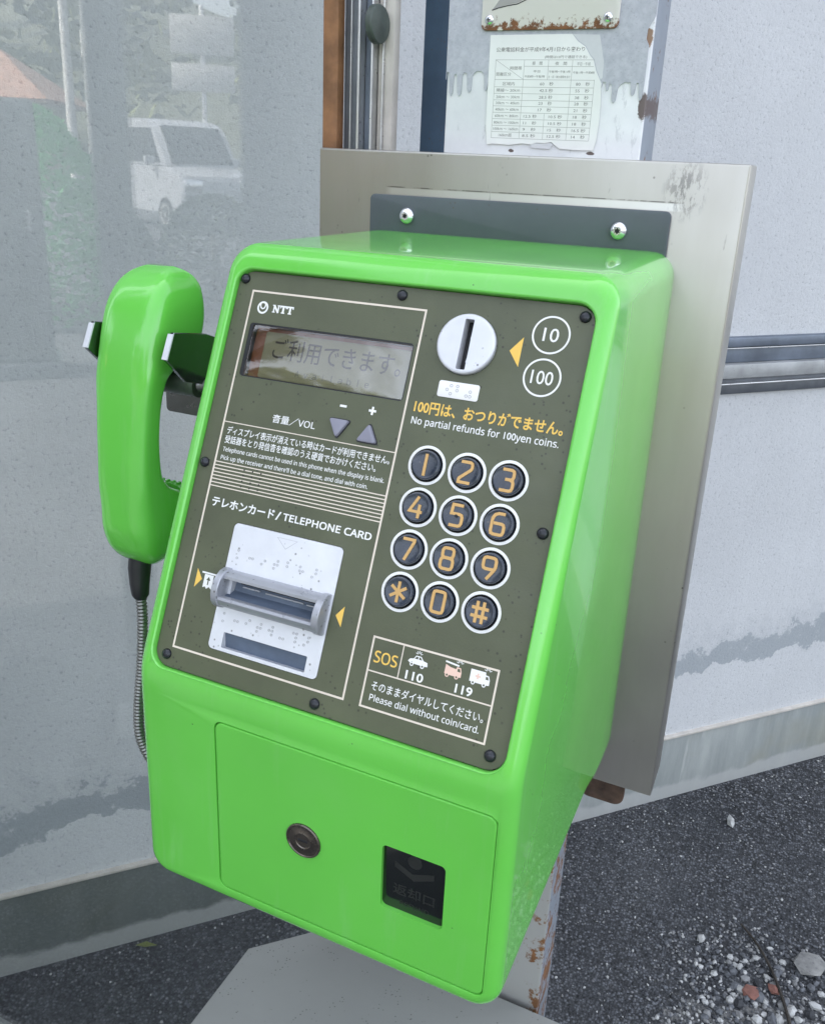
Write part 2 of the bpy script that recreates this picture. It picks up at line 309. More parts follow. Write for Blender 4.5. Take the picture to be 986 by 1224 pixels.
def rrect(x0, y0, x1, y1, r, inset=0.0, n=6, yb=()):
    x0 += inset; x1 -= inset; y0 += inset; y1 -= inset; r = max(r - inset, 0.05)
    P = []
    def corner(cx, cy, a0):
        for i in range(n + 1):
            a = R(a0 + 90 * i / n); P.append((cx + r * math.cos(a), cy + r * math.sin(a)))
    corner(x0 + r, y0 + r, 180); corner(x1 - r, y0 + r, 270)
    P.extend((x1, y) for y in sorted(yb)); corner(x1 - r, y1 - r, 0); corner(x0 + r, y1 - r, 90)
    P.extend((x0, y) for y in sorted(yb, reverse=True)); return P
def circ(cx, cy, r, n=40): return [(cx + r * math.cos(2 * math.pi * i / n), cy + r * math.sin(2 * math.pi * i / n)) for i in range(n)]
def inpoly(p, P):
    c = False; j = len(P) - 1
    for i in range(len(P)):
        if (P[i][1] > p[1]) != (P[j][1] > p[1]) and p[0] < (P[j][0] - P[i][0]) * (p[1] - P[i][1]) / (P[j][1] - P[i][1]) + P[i][0]: c = not c
        j = i
    return c
def cdt(outer, holes=(), extra=()):
    vs_, es = [], []
    for L in [outer, *holes]:
        b = len(vs_); vs_ += [Vector(p[:2]) for p in L]; es += [(b + i, b + (i + 1) % len(L)) for i in range(len(L))]
    for a, c in extra:
        b = len(vs_); vs_ += [Vector(a), Vector(c)]; es.append((b, b + 1))
    ov, oe, of, *_ = delaunay_2d_cdt(vs_, es, [], 0, 1e-6)
    T = []
    for f in of:
        c = sum((ov[i] for i in f), Vector((0, 0))) / len(f)
        if inpoly(c, outer) and not any(inpoly(c, h) for h in holes): T.append(tuple(f))
    return [tuple(v) for v in ov], T

class MB:
    def __init__(s): s.v = []; s.f = []; s.mi = []; s.sm = []; s.mats = []; s.cur = 0; s.flat = False
    def mat(s, k):
        k = MAT[k] if isinstance(k, str) else k
        if k not in s.mats: s.mats.append(k)
        s.cur = s.mats.index(k); return s
    def add(s, V, F):
        b = len(s.v); s.v += [Vector(v) for v in V]; s.f += [tuple(b + i for i in f) for f in F]; s.mi += [s.cur] * len(F); s.sm += [not s.flat] * len(F); return s
    def rings(s, L, close=True, cap0=True, cap1=True):
        n = len(L[0]); V = [p for r_ in L for p in r_]; F = []
        for k in range(len(L) - 1):
            for i in range(n if close else n - 1):
                j = (i + 1) % n; F.append((k * n + i, k * n + j, (k + 1) * n + j, (k + 1) * n + i))
        if cap0: F.append(tuple(range(n))[::-1])
        if cap1: F.append(tuple((len(L) - 1) * n + i for i in range(n)))
        return s.add(V, F)
    def box(s, c, d, rot=None, bev=0.0, seg=2):
        bm = bmesh.new(); bmesh.ops.create_cube(bm, size=1)
        for v in bm.verts: v.co = Vector((v.co.x * d[0], v.co.y * d[1], v.co.z * d[2]))
        if bev: bmesh.ops.bevel(bm, geom=bm.edges[:], offset=bev, segments=seg, profile=0.5, affect='EDGES')
        bm.verts.index_update(); q = rot or Matrix.Identity(3)
        s.add([q @ v.co + Vector(c) for v in bm.verts], [[v.index for v in f.verts] for f in bm.faces]); bm.free(); return s
    def lathe(s, fr, prof, c=(0, 0), n=36, cap0=True, cap1=True):       # prof: (r, w) in the frame's mm
        return s.rings([[fr(c[0] + r_ * math.cos(2 * math.pi * i / n), c[1] + r_ * math.sin(2 * math.pi * i / n), w) for i in range(n)] for r_, w in prof], True, cap0, cap1)
    def plate(s, fr, loopfn, levels):                                    # loopfn(inset) ; levels: (inset, w)
        return s.rings([[fr(u, v, w) for u, v in loopfn(i)] for i, w in levels])
    def rr(s, fr, x0, y0, x1, y1, r_, w0, w1, bev=0.3):
        return s.plate(fr, lambda i: rrect(x0, y0, x1, y1, r_, i), [(0, w0), (0, w1 - bev), (bev * 0.3, w1 - bev * 0.3), (bev, w1)])
    def holed(s, fr, outer, holes, w0, w1, bev=0.0, bottom=False):       # plate with through holes
        ov, T = cdt(outer, holes); s.flat = True; s.add([fr(u, v, w1) for u, v in ov], T); s.flat = False
        if bottom: s.add([fr(u, v, w0) for u, v in ov], [t[::-1] for t in T])
        for L in [outer, *holes]: s.rings([[fr(u, v, w1) for u, v in L], [fr(u, v, w0) for u, v in L]], True, False, False)
        return s
    def poly(s, fr, P, w0, w1):
        ov, T = cdt(P); s.add([fr(u, v, w1) for u, v in ov], T); s.add([fr(u, v, w0) for u, v in ov], [t[::-1] for t in T])
        return s.rings([[fr(u, v, w0) for u, v in P], [fr(u, v, w1) for u, v in P]], True, False, False)
    def ribbon(s, fr, P, wd, w0, w1, closed=False):
        P = [Vector(p) for p in P]; n = len(P); Lf, Rg = [], []
        for i in range(n):
            a = P[i - 1] if (i or closed) else None; b = P[(i + 1) % n] if (i < n - 1 or closed) else None
            d0 = (P[i] - a).normalized() if a is not None else None; d1 = (b - P[i]).normalized() if b is not None else None
            if d0 is None: d0 = d1
            if d1 is None: d1 = d0
            t = (d0 + d1).normalized(); nn = Vector((-t.y, t.x)); k = min(1.8, 1 / max(0.3, nn.dot(Vector((-d1.y, d1.x)))))
            Lf.append(P[i] + nn * wd / 2 * k); Rg.append(P[i] - nn * wd / 2 * k)
        sec = [[fr(*Lf[i], w0), fr(*Lf[i], w1), fr(*Rg[i], w1), fr(*Rg[i], w0)] for i in range(n)]
        if closed: sec.append(sec[0])
        return s.rings(sec, True, not closed, not closed)
    def tube(s, P, r_, n=10, cap=True):
        P = [Vector(p) for p in P]; rr_ = r_ if isinstance(r_, (list, tuple)) else [r_] * len(P); L = []; up = None
        for i, p in enumerate(P):
            t = (P[min(i + 1, len(P) - 1)] - P[max(i - 1, 0)]).normalized()
            if up is None: up = t.orthogonal().normalized()
            up = (up - t * up.dot(t)).normalized(); sd_ = t.cross(up)
            L.append([p + (up * math.cos(2 * math.pi * k / n) + sd_ * math.sin(2 * math.pi * k / n)) * rr_[i] for k in range(n)])
        return s.rings(L, True, cap, cap)
    def text(s, body, fr, u0, u1, vb, h, w0, w1, bold=0.0, up=False, res=3, jp=None, shear=0.0):
        """text from u0 to u1 with its baseline at v = vb; h = height of a capital (or of a kana)"""
        body = ''.join(chr(0x1D5A0 + ord(ch) - 65) if 'A' <= ch <= 'Z' else chr(0x1D5BA + ord(ch) - 97) if 'a' <= ch <= 'z' else ch for ch in body)
        c = bpy.data.curves.new('lettering_curve', 'FONT'); c.body = body; c.size = 1; c.resolution_u = res; c.offset = bold; c.extrude = 0.5; c.shear = shear
        o = bpy.data.objects.new('lettering_curve', c); COL.objects.link(o); bpy.context.view_layer.update()
        me = bpy.data.meshes.new_from_object(o.evaluated_get(bpy.context.evaluated_depsgraph_get()))
        xs = [v.co.x for v in me.vertices]; xa, xb = min(xs), max(xs)
        jp = any(ord(ch) > 0x3000 for ch in body) if jp is None else jp
        k = (u1 - u0) / (xb - xa); ky = h / (0.80 if jp else 0.682); off = 0.06 * ky if jp else 0
        sg = 1 if up else -1
        s.add([fr(u0 + (v.co.x - xa) * k, vb + sg * (v.co.y * ky + off), w0 if v.co.z < 0 else w1) for v in me.vertices], [tuple(p.vertices) for p in me.polygons])
        bpy.data.objects.remove(o); bpy.data.curves.remove(c); bpy.data.meshes.remove(me); return s
    def build(s, name, parent=None, ang=35, merge=True):
        bm = bmesh.new(); org = parent_origin(parent)
        vv = [bm.verts.new(p - org) for p in s.v]
        for f, mi, sm in zip(s.f, s.mi, s.sm):
            ids = []
            for i in f:
                if not ids or i != ids[-1]: ids.append(i)
            try: q = bm.faces.new([vv[i] for i in ids]); q.material_index = mi; q.smooth = sm
            except ValueError: pass
        if merge: bmesh.ops.remove_doubles(bm, verts=bm.verts, dist=2e-6)
        bmesh.ops.recalc_face_normals(bm, faces=bm.faces)
        keep = [q.smooth for q in bm.faces]
        me = bpy.data.meshes.new(name); bm.to_mesh(me); bm.free()
        for k in s.mats: me.materials.append(k)
        me.set_sharp_from_angle(angle=R(ang))
        for q, sm in zip(me.polygons, keep): q.use_smooth = sm
        o = bpy.data.objects.new(name, me); COL.objects.link(o)
        if parent: o.parent = parent
        return o
def parent_origin(p):
    v = Vector((0, 0, 0))
    while p is not None: v += Vector(p.location); p = p.parent
    return v
def tag(o, label=None, cat=None, group=None, kind=None):
    if label: o['label'] = label
    if cat: o['category'] = cat
    if group: o['group'] = group
    if kind: o['kind'] = kind
    return o
def thing(name, loc, label, cat, group=None):
    o = bpy.data.objects.new(name, None); COL.objects.link(o); o.location = loc; o.empty_display_size = 0.1
    return tag(o, label, cat, group)
rnd = random.Random(7)

# ------------------------------------------------------------------ ground, building
g = MB().mat('asphalt')
g.add([(-400, -400, 0), (400, -400, 0), (400, 400, 0), (-400, 400, 0)], [(0, 1, 2, 3)])
tag(g.build('ground'), 'dark speckled asphalt forecourt', 'ground', kind='structure')

A0 = Vector((0.0917, 1.1412, 0)); WT = Vector((0.6875, 0.7262, 0)); WN = Vector((0.7262, -0.6875, 0))
bld = thing('building', A0, 'pale stucco building wall with a grey tide mark and concrete plinth behind the payphone', 'building')
def wall_obj(name, boxes, matk, bev=0.0):
    """built in wall coordinates (x along, y out of the wall, z up) and turned with the object so textures follow the wall"""
    mb = MB().mat(matk)
    for (s0, s1, y0, y1, z0, z1) in boxes: mb.box(((s0 + s1) / 2, (y0 + y1) / 2, (z0 + z1) / 2), (s1 - s0, y1 - y0, z1 - z0), bev=bev)
    o = mb.build(name); o.parent = bld; o.rotation_euler = (0, 0, math.atan2(WT.y, WT.x)); return o
# in the turned frame +y points away from the phone, so "out" is negative y
wall_obj('wall', [(-2.6, 9, 0.0, 5.0, 0.0, 4.6)], 'stucco')
wall_obj('plinth', [(-2.601, 9.01, -0.006, 0.3, -0.1, 0.166)], 'plinth', 0.003)
wall_obj('plinth_edge', [(-2.6005, 9.005, -0.009, 0.2, 0.1665, 0.1735)], 'cream_trim', 0.002)
wall_obj('roof', [(-2.9, 9.4, -0.30, 5.4, 4.6, 4.78)], 'polec', 0.02)
sill = wall_obj('window_rail', [(-0.52, 8.5, -0.014, 0.05, 1.062, 1.080), (-0.52, 8.5, -0.008, 0.05, 1.030, 1.0615)], 'alu_blue', 0.002)
r1 = wall_obj('rail_lip', [(-0.522, 8.5, -0.022, 0.05, 1.002, 1.0295)], 'rail_grey', 0.0015); r2 = wall_obj('rail_groove', [(-0.52, 8.5, -0.014, 0.05, 0.9935, 1.0015)], 'alu_dark'); r3 = wall_obj('rail_edge', [(-0.522, 8.5, -0.024, 0.05, 0.990, 0.993)], 'alu', 0.001); r4 = wall_obj('rail_shadow_strip', [(-0.52, 8.5, -0.010, 0.05, 0.968, 0.9895)], 'alu_dark', 0.001)  # the lowest dark strip stands in for the shadow under the rail
r5 = wall_obj('rail_edge', [(-0.522, 8.5, -0.016, 0.05, 1.0585, 1.0605)], 'alu', 0.0005)

# ------------------------------------------------------------------ phone stand: column, steel back plate, shelf
stand = thing('phone_stand', (0.0095, 0.045, 0), 'steel column stand with a stainless back plate and octagonal grey shelf under the payphone', 'stand')
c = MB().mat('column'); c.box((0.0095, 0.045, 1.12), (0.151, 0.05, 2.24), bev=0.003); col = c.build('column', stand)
c = MB().mat('shelf'); c.box((0.0095, 0.045, 0.006), (0.26, 0.18, 0.012), bev=0.002); c.build('base_plate', stand)
c = MB().mat('grey_coat')
dr = [(-65.8, 128), (-65.4, 133), (-63.8, 133), (-63, 131), (-62.6, 119), (-61.2, 116.5), (-59.9, 118.5), (-59.4, 130), (-58.4, 132), (-57, 131), (-56.3, 119), (-54.6, 116.3), (-53, 118.5), (-52.6, 131), (-51.4, 133), (-49, 132), (-48.4, 121.5), (-46.8, 119), (-45.2, 121), (-44.6, 131), (-42, 133.5), (-38, 133.8), (-35.5, 132), (-34.6, 122), (-33.6, 120.2), (-32.6, 122), (-31.6, 131), (-28, 134), (0, 132), (40, 131), (49, 129), (51, 121.5), (52.2, 121), (53.6, 127), (55.4, 126.5), (56.4, 121.2), (57.4, 121.5), (58.4, 126), (60.2, 125), (61, 115), (62.3, 113.2), (63.6, 115), (64.4, 123), (66, 125), (69, 127), (71.4, 126.5), (73, 127), (73.8, 119.5), (75, 118), (76.2, 119.6), (77, 126), (78.6, 126.5), (79.6, 117), (80.7, 115), (81.8, 117), (82.4, 128), (84.8, 130)]
c.poly(CF, dr[:-1] + [(82.4, 150), (80.2, 154), (80.6, 160), (82.6, 164), (84.8, 168), (84.8, 700), (-65.8, 700)], -0.5, 0.9); c.build('paint_layer', col)
c = MB().mat('plate')
c.rings([[Vector((u * 0.001, y, Z0 + v * 0.001)) for u, v in rrect(-163.7, -428.2, 162.1, 76.1, 1.2, i, 3)] for i, y in [(0, 0.045), (0, 0.0014), (0.4, 0.0004), (1.4, 0.0)]])
pl = c.build('back_plate', stand)
c = MB().mat('rust_dark'); c.plate(Frame((0, 0.013, Z0), (1, 0, 0), (0, 0, 1), (0, -1, 0)), lambda i: rrect(100, -458, 139, -410, 9, i), [(0.6, -5), (0, -4.4), (0, -0.6), (0.6, 0)]); tag(c.build('mounting_tab', stand), 'rusty tab below the plate')
# octagonal shelf
def octo(i):
    x0, x1, y0, y1, k = -212.5 + i, 231 - i, -300 + i, 12 - i, 66
    return [(x0, y0 + k), (x0 + k, y0), (x1 - k, y0), (x1, y0 + k), (x1, y1 - k), (x1 - k, y1), (x0 + k, y1), (x0, y1 - k)]
SFm = Frame((0, 0, Z0 - 0.73), (1, 0, 0), (0, 1, 0), (0, 0, 1))
c = MB().mat('shelf'); c.plate(SFm, octo, [(1.5, -26), (0, -24.5), (0, -2.2), (0.5, -0.7), (2.2, 0)]); c.build('shelf', stand)
c = MB().mat('shelf'); c.box((0.0095, -0.08, Z0 - 0.73 - 0.056), (0.05, 0.199, 0.06), bev=0.003); c.build('shelf_bracket', stand)


# ------------------------------------------------------------------ signs on the column
sg = thing('sign_plate', CF(10, 160, 1), 'rust-speckled cream enamel plate screwed to the column above the torn notice', 'sign')
SFr = Frame((0, 0.02, Z0), (1, 0, 0), (0, 0, 1), (0, -1, 0))
c = MB().mat('sign'); c.rr(SFr, -39.5, 160.5, 60.5, 300, 4, 1.0, 2.6, 0.5); c.build('panel', sg)
for u in (-33.3, 52.8):
    c = MB().mat('chrome'); c.lathe(SFr, [(3.2, 2.7), (3.1, 3.4), (2.2, 4.3), (0.6, 4.6)], (u, 167.4), 20)
    c.mat('hole'); c.box(SFr(u, 167.4, 4.55), (0.0030, 0.0006, 0.0007), bev=0); c.box(SFr(u, 167.4, 4.56), (0.0006, 0.0006, 0.0031)); c.build('screw', sg)
c = MB().mat('ink_black'); c.ribbon(SFr, [(-31.8, 173.6), (-27, 175), (-20, 176.3), (-13, 177.2), (-6, 180), (0, 186)], 0.7, 2.55, 2.75)
c.mat('ink_line'); c.poly(SFr, [(-31.2, 174.3), (-20, 176.9), (-13, 178), (-8, 180.2), (-14, 182), (-24, 183.5)], 2.5, 2.7); c.build('pictogram', sg)

ns = thing('notice_sheet', CF(10, 85, 1), 'torn white paper notice with a table of call charges in Japanese pasted on the column', 'notice')
c = MB().mat('paper'); out = [(-32.2, 157.7), (28.5, 157.7), (33, 153), (38.6, 149.6), (42.5, 144), (45.4, 141.2), (48, 134), (51.2, 128.4), (52.6, 125.7), (53.6, 113), (53.9, 102.5), (53.2, 88.3), (51.4, 81.5), (38, 81.4), (26.5, 82), (22, 85), (20.2, 86.5), (15, 85.2), (9, 85.6), (5, 84.2), (-2, 84.8), (-12, 83.4), (-25.1, 84.0), (-29.6, 83.2), (-31.4, 95), (-31.8, 117)]
c.poly(SFr, out, 0.92, 1.12); sheet = c.build('sheet', ns)
c = MB().mat('paper_old'); c.poly(SFr, [(29, 157.6), (48, 157), (52.8, 140), (53.0, 129.6), (51.6, 128.6), (48.5, 134.3), (45.8, 141.6), (42.8, 144.4), (39, 150), (33.4, 153.4)], 0.92, 0.98)
c.build('sticker_residue', ns); c = MB().mat('paper_old'); c.poly(SFr, [(4.6, 84.0), (9, 85.3), (15, 84.9), (20, 86), (21.5, 84.6), (19, 81.4), (5, 82.0)], 0.92, 0.98); c.build('paper_scrap', ns)
c = MB().mat('ink_grey')
W0, W1 = 1.06, 1.16
T = lambda b, u0, u1, vb, h, bold=0.0: c.text(b, SFr, u0, u1, vb, h, W0, W1, bold, True, 2)
T('公衆電話料金が平成9年4月1日から変わり', -27, 38.5, 146.6, 2.6, 0.006); T('(時間は10円で通話できる)', 10, 40.5, 142.1, 1.7)
T('昼　間', 1.0, 8.5, 137.9, 2.0); T('夜　間', 18, 26.5, 137.7, 2.0); T('平日・午前', 34, 43.5, 137.4, 1.9)
T('時間帯', -15.5, -6.6, 134.6, 2.1); T('距離区分', -26, -14.5, 130.6, 2.1)
T('平日', 2.2, 7.2, 132.8, 1.5); T('午前8時〜午後7時', -4.0, 11.0, 129.4, 1.5); T('午後7時〜午後11時', 14, 29.5, 132.6, 1.5); T('土・日・祝の昼間を含む', 13.6, 29.8, 129.2, 1.5); T('午後11時〜午前8時', 31.6, 47, 132, 1.5)
rows = [128.2, 123.2, 118.8, 114.3, 110.2, 105.8, 101.4, 96.8, 92.4, 88.1]
lab = ['区域内', '隣接〜 20km', '20km 〜 30km', '30km 〜 40km', '40km 〜 60km', '60km 〜 80km', '80km 〜 100km', '100km 〜 160km', '160km超']
v1 = ['60　秒', '42.5 秒', '28.5 秒', '23　秒', '17　秒']; v2 = [('12.5 秒', '10.5 秒'), ('11　秒', '10.5 秒'), ('9　秒', '15　秒'), ('8.5 秒', '12.5 秒')]; v3 = ['80　秒', '55　秒', '38　秒', '28　秒', '21　秒', '18　秒', '18　秒', '16.5 秒', '14　秒']
for i, l_ in enumerate(lab):
    b = rows[i + 1] + 1.0; wd = [9, 18, 18, 18, 18, 18, 19, 19.5, 10][i]; T(l_, -15.8 - wd / 2, -15.8 + wd / 2, b, 2.1)
    if i < 5: T(v1[i], 8, 18, b, 2.2)
    else: T(v2[i - 5][0], -2.5, 7.5, b, 2.1); T(v2[i - 5][1], 16.5, 26.5, b, 2.1)
    T(v3[i], 34.5, 44.5, b, 2.2)
c.mat('ink_line')
for v, u0 in [(141.3, -26.8), (137.0, -5)] + [(q, -26.8) for q in rows]: c.ribbon(SFr, [(u0, v), (47.6 if v < 129 else 46, v - 0.3)], 0.28, 1.05, 1.135)
for u, va, vb in [(-26.8, 141.5, 88), (-5, 141.3, 88), (13, 141.1, 128.2), (13, 105.8, 88), (30.6, 141, 88), (47.4, 128.2, 88)]: c.ribbon(SFr, [(u, va), (u + 0.2, vb)], 0.28, 1.05, 1.13)
c.ribbon(SFr, [(-26.6, 141.2), (-5.2, 128.4)], 0.25, 1.05, 1.125)
c.build('lettering', sheet, merge=False)

# ------------------------------------------------------------------ glass screen beside the column
GY = 0.055
gs = thing('glass_screen', (-0.55, GY, 0), 'tinted glass screen with a rusty brown edge strip between the handset and the wall', 'glass screen')
c = MB().mat('glass'); c.box((-0.56, GY, 1.215), (0.74, 0.006, 2.40)); c.build('pane', gs)
def strip(x0, x1, y0, y1, k, name, bev=0.001, z0=0.03, z1=2.42, p=gs):
    q = MB().mat(k); q.box(((x0 + x1) / 2, (y0 + y1) / 2, (z0 + z1) / 2), (x1 - x0, y1 - y0, z1 - z0), bev=bev); return q.build(name, p)
tag(strip(-0.1905, -0.1755, GY - 0.006, GY + 0.006, 'rust_trim', 'edge_strip', 0.002), 'brown rusted edge strip')
strip(-0.1752, -0.1595, GY + 0.004, GY + 0.020, 'alu_dark', 'channel'); strip(-0.1588, -0.1567, GY - 0.004, GY + 0.016, 'alu', 'channel_lip', 0.0005); strip(-0.1680, -0.1670, GY + 0.001, GY + 0.006, 'alu', 'channel_lip', 0.0003)
strip(-0.1565, -0.1476, GY + 0.006, GY + 0.018, 'alu_blue', 'channel'); strip(-0.1474, -0.1462, GY - 0.002, GY + 0.016, 'alu', 'channel_lip', 0.0004); strip(-0.1460, -0.1315, GY + 0.008, GY + 0.020, 'cream_trim', 'sealing_strip', 0.002); strip(-0.1400, -0.1391, GY + 0.004, GY + 0.0085, 'alu', 'channel_lip', 0.0003)
KF = Frame((-0.1385, GY - 0.006, Z0 + 0.171), (0.1, 0.995, 0), (0, 0, 1), (0.995, -0.1, 0))
c = MB().mat('knob'); c.lathe(KF, [(14.5, -4), (14.5, 0.5), (13.6, 1.6), (8, 2.4), (0.5, 2.6)]); c.build('clamp_disc', gs)
strip(-0.132, -0.062, 0.12, 0.19, 'blue_steel', 'post', 0.003)
strip(-0.955, -0.925, GY - 0.015, GY + 0.015, 'alu', 'post', 0.003); strip(-0.925, -0.19, GY - 0.008, GY + 0.008, 'alu', 'bottom_rail', 0.002, 0.001, 0.013); strip(-0.925, -0.06, GY - 0.015, GY + 0.015, 'alu', 'top_rail', 0.003, 2.412, 2.438)
for (px, py, w_, lb) in [(-1.14, -0.717, 0.075, 'slim grey post of the phone shelter beside the glass screen'), (-0.867, -0.93, 0.17, 'broad grey post of the phone shelter nearest the payphone')]:
    bp = thing('shelter_post', (px, py, 0), lb, 'post', 'posts of the phone shelter')
    q = MB().mat('darkmetal'); q.box((px, py, 1.2), (w_, 0.06, 2.4), Matrix.Rotation(R(-40), 3, 'Z'), 0.004); q.build('shaft', bp)
    q = MB().mat('shelf'); q.box((px, py, 0.005), (w_ + 0.08, 0.14, 0.01), Matrix.Rotation(R(-40), 3, 'Z'), 0.002); q.build('base_plate', bp)

# ------------------------------------------------------------------ payphone
ph = thing('payphone', (0, -0.14, Z0 - 0.385), 'bright green card and coin payphone with an olive front panel fixed to the steel plate', 'payphone')
# body: rounded-rectangle outline in x/z, swept to a front that leans back above and is upright below
ZK = -229.8
def fy(z):                       # front surface (mm)
    a = -184.5 + 0.4448 * z; b = -286.7; d = a - b; k = 3.0
    return b + (d + math.sqrt(d * d + k * k)) / 2 if True else max(a, b)
KZ = [-218 - 2.0 * i for i in range(13)]
XO, ZT, ZB = 123.0, 16.5, -385.0
def outline(i): return rrect(-XO, ZB, XO, ZT, 17, i, 8, KZ)
def W(x, y, z): return Vector((x, y, z + Z0 * 1000)) * 0.001
def zb(z, y):                    # the underside drops a little towards the back
    k = max(0.0, min(1.0, (y + 95) / 60)); k = k * k * (3 - 2 * k)
    return z - 15 * k * max(0.0, min(1.0, (-320 - z) / 60))
L = []
for y in (0, -3, -20, -35, -50, -65, -80, -95, -110, -140): L.append([W(x, y, zb(z, y)) for x, z in outline(0.4 if y == 0 else 0)])
RF = 9.0
for k in range(0, 9):
    t = R(90 * k / 8); i = RF * (1 - math.cos(t)); L.append([W(x, fy(z) + RF * (1 - math.sin(t)) * 1.0, z) for x, z in outline(i)])
body = MB().mat('green'); body.rings(L, True, True, False)
G = 0.5
pk = lambda o: rrect(-112.5 - G, -G, 112.5 + G, 247.6 + G, 11, -o, 8)
pock_top = [PF(u, v, 4.0) for u, v in pk(1.6)]
hole1 = [(p.x * 1000, (p.z - Z0) * 1000) for p in pock_top]
dk = lambda o: rrect(-64.4, -372.6, 114.6, -248.4, 6, -o, 6)
hole2 = dk(0.5)
inner = outline(RF)
ov, T_ = cdt(inner, [hole1, hole2], [((-XO + RF, z), (XO - RF, z)) for z in KZ if -244 < z < -229])
body.add([W(x, fy(z), z) for x, z in ov], T_)
L = []
for k in range(5):
    t = R(90 * k / 4); o = 1.6 * (1 - math.sin(t)); w = 4.0 - 1.6 * (1 - math.cos(t))
    L.append([PF(u, v, w) for u, v in pk(o)] if k else [W(x, fy(z), z) for x, z in hole1])
L.append([PF(u, v, -7) for u, v in pk(0)]); body.rings(L, True, False, True)
L = [[W(x, fy(z), z) for x, z in hole2]] + [[W(x, -286.7 + d, z) for x, z in dk(o)] for o, d in ((0.15, 0.15), (0, 0.5), (0, 4.0))]; body.rings(L, True, False, True)
body_o = body.build('body', ph, 40, True)

# mounting bracket at the top
BF = Frame((0, 0, Z0), (1, 0, 0), (0, 0, 1), (0, -1, 0))
c = MB().mat('bracket'); c.rr(BF, -115.6, 4, 115.6, 43.7, 4, 0.2, 3.2, 0.5); brk = c.build('mounting_bracket', ph)
for u in (-83.2, 81.1):
    c = MB().mat('chrome'); c.lathe(BF, [(6.6, 3.3), (6.6, 3.9), (5.9, 5.6), (4.4, 7.0), (2.9, 7.7)], (u, 28.8), 28, True, False)
    c.mat('hole'); star = [((2.9 if k % 2 else 1.7) * math.cos(k * math.pi / 6) + u, (2.9 if k % 2 else 1.7) * math.sin(k * math.pi / 6) + 28.8) for k in range(12)]
    c.mat('chrome'); c.holed(BF, circ(u, 28.8, 2.9, 28), [[(u + (p[0] - u) * 0.8, 28.8 + (p[1] - 28.8) * 0.8) for p in star]], 6.0, 7.7)
    c.mat('hole'); c.lathe(BF, [(2.6, 5.6), (2.6, 6.0)], (u, 28.8), 16); c.build('screw', brk)

# faceplate with openings
DISP = rrect(-98.0, 31.9, 13.2, 65.6, 2.2, 0, 4); CARD = rrect(-77.4, 153.4, -2.4, 229.8, 3.2, 0, 5)
COIN = circ(44.6, 28.7, 17.0, 56); KEYS = [(36 + 23.8 * i, 98.6 + 23.75 * j) for j in range(4) for i in range(3)]
c = MB().mat('olive')
c.holed(PF, rrect(-112.5, 0, 112.5, 247.6, 10.5, 0, 8), [DISP, CARD, circ(44.6, 28.7, 17.3, 56)] + [circ(u, v, 9.3, 36) for u, v in KEYS], -6.8, 0.0, bottom=True)
face = c.build('faceplate', ph, 30)
for u, v in [(-108.3, 5.2), (-0.6, 4.9), (106.7, 5.9), (-108.1, 121.9), (107.6, 122.4), (-104.2, 240.5), (-0.2, 242.3), (104.0, 240.2)]:
    c = MB().mat('screw_black'); c.lathe(PF, [(3.2, -0.2), (3.15, 0.8), (2.6, 1.7), (1.6, 2.2), (0.3, 2.4)], (u, v), 22); c.build('screw', face)

c = MB().mat('ink_cream'); A_, B_ = 0.03, 0.10
def rect_line(x0, y0, x1, y1, w): c.ribbon(PF, [(x0, y0), (x1, y0), (x1, y1), (x0, y1)], w, A_, B_, True)
rect_line(-101.0, 12.1, 16.0, 235.0, 1.15); rect_line(26.8, 197.0, 99.6, 235.4, 1.05)
c.ribbon(PF, [(-100.4, 94.9), (15.4, 94.9)], 0.55, A_, B_ - 0.01)
for k in range(8): c.ribbon(PF, [(-100.4, 119.9 + k * 2.13), (15.4, 119.9 + k * 2.13)], 0.62, A_, B_ - 0.01)
c.ribbon(PF, [(27.4, 215.6), (99.0, 215.6)], 0.75, A_, B_ - 0.01); c.ribbon(PF, [(45.1, 197.6), (45.1, 215.2)], 0.6, A_, B_ - 0.02)
c.build('printed_lines', face, merge=False)
c = MB().mat('hole')
for i in range(3):
    for j in range(4): c.lathe(PF, [(0.55, 0.03), (0.5, 0.12)], (-79 + i * 6.0, 122.0 + j * 3.4), 10)
c.build('speaker_holes', face, merge=False)

c = MB().mat('ink_white')
def T(b, u0, u1, vb, h, bold=0.0, w=0.10): c.text(b, PF, u0, u1, vb, h, 0.03, w, bold, False, 3)
T('音量／VOL', -67.6, -38.2, 90.3, 4.3, 0.006)
T('ディスプレイ表示が消えている時はカードが利用できません。', -97.2, 13.4, 102.1, 4.1, 0.008); T('受話器をとり発信音を確認のうえ硬貨でおかけください。', -97.4, 6.0, 107.8, 4.1, 0.008)
T("Telephone cards cannot be used in this phone when the display is blank.", -97.3, 12.7, 113.2, 2.9, 0.006); T("Pick up the receiver and there'll be a dial tone, and dial with coin.", -97.5, 3.4, 118.4, 2.9, 0.006)
T('テレホンカード', -96.6, -52.0, 146.8, 5.2, 0.022); T('/', -51, -47.5, 146.6, 4.8, 0.01); T('TELEPHONE CARD', -46.0, 12.4, 146.4, 4.5, 0.022)
T('No partial refunds for 100yen coins.', 21.2, 106.4, 77.2, 4.4, 0.008)
T('そのままダイヤルしてください。', 31.2, 96.5, 225.4, 4.5, 0.004); T('Please dial without coin/card.', 31.4, 95.4, 231.5, 3.9, 0.004)
T('110', 49.2, 59.6, 214.3, 4.4, 0.02); T('119', 78.1, 87.8, 214.0, 4.4, 0.02)
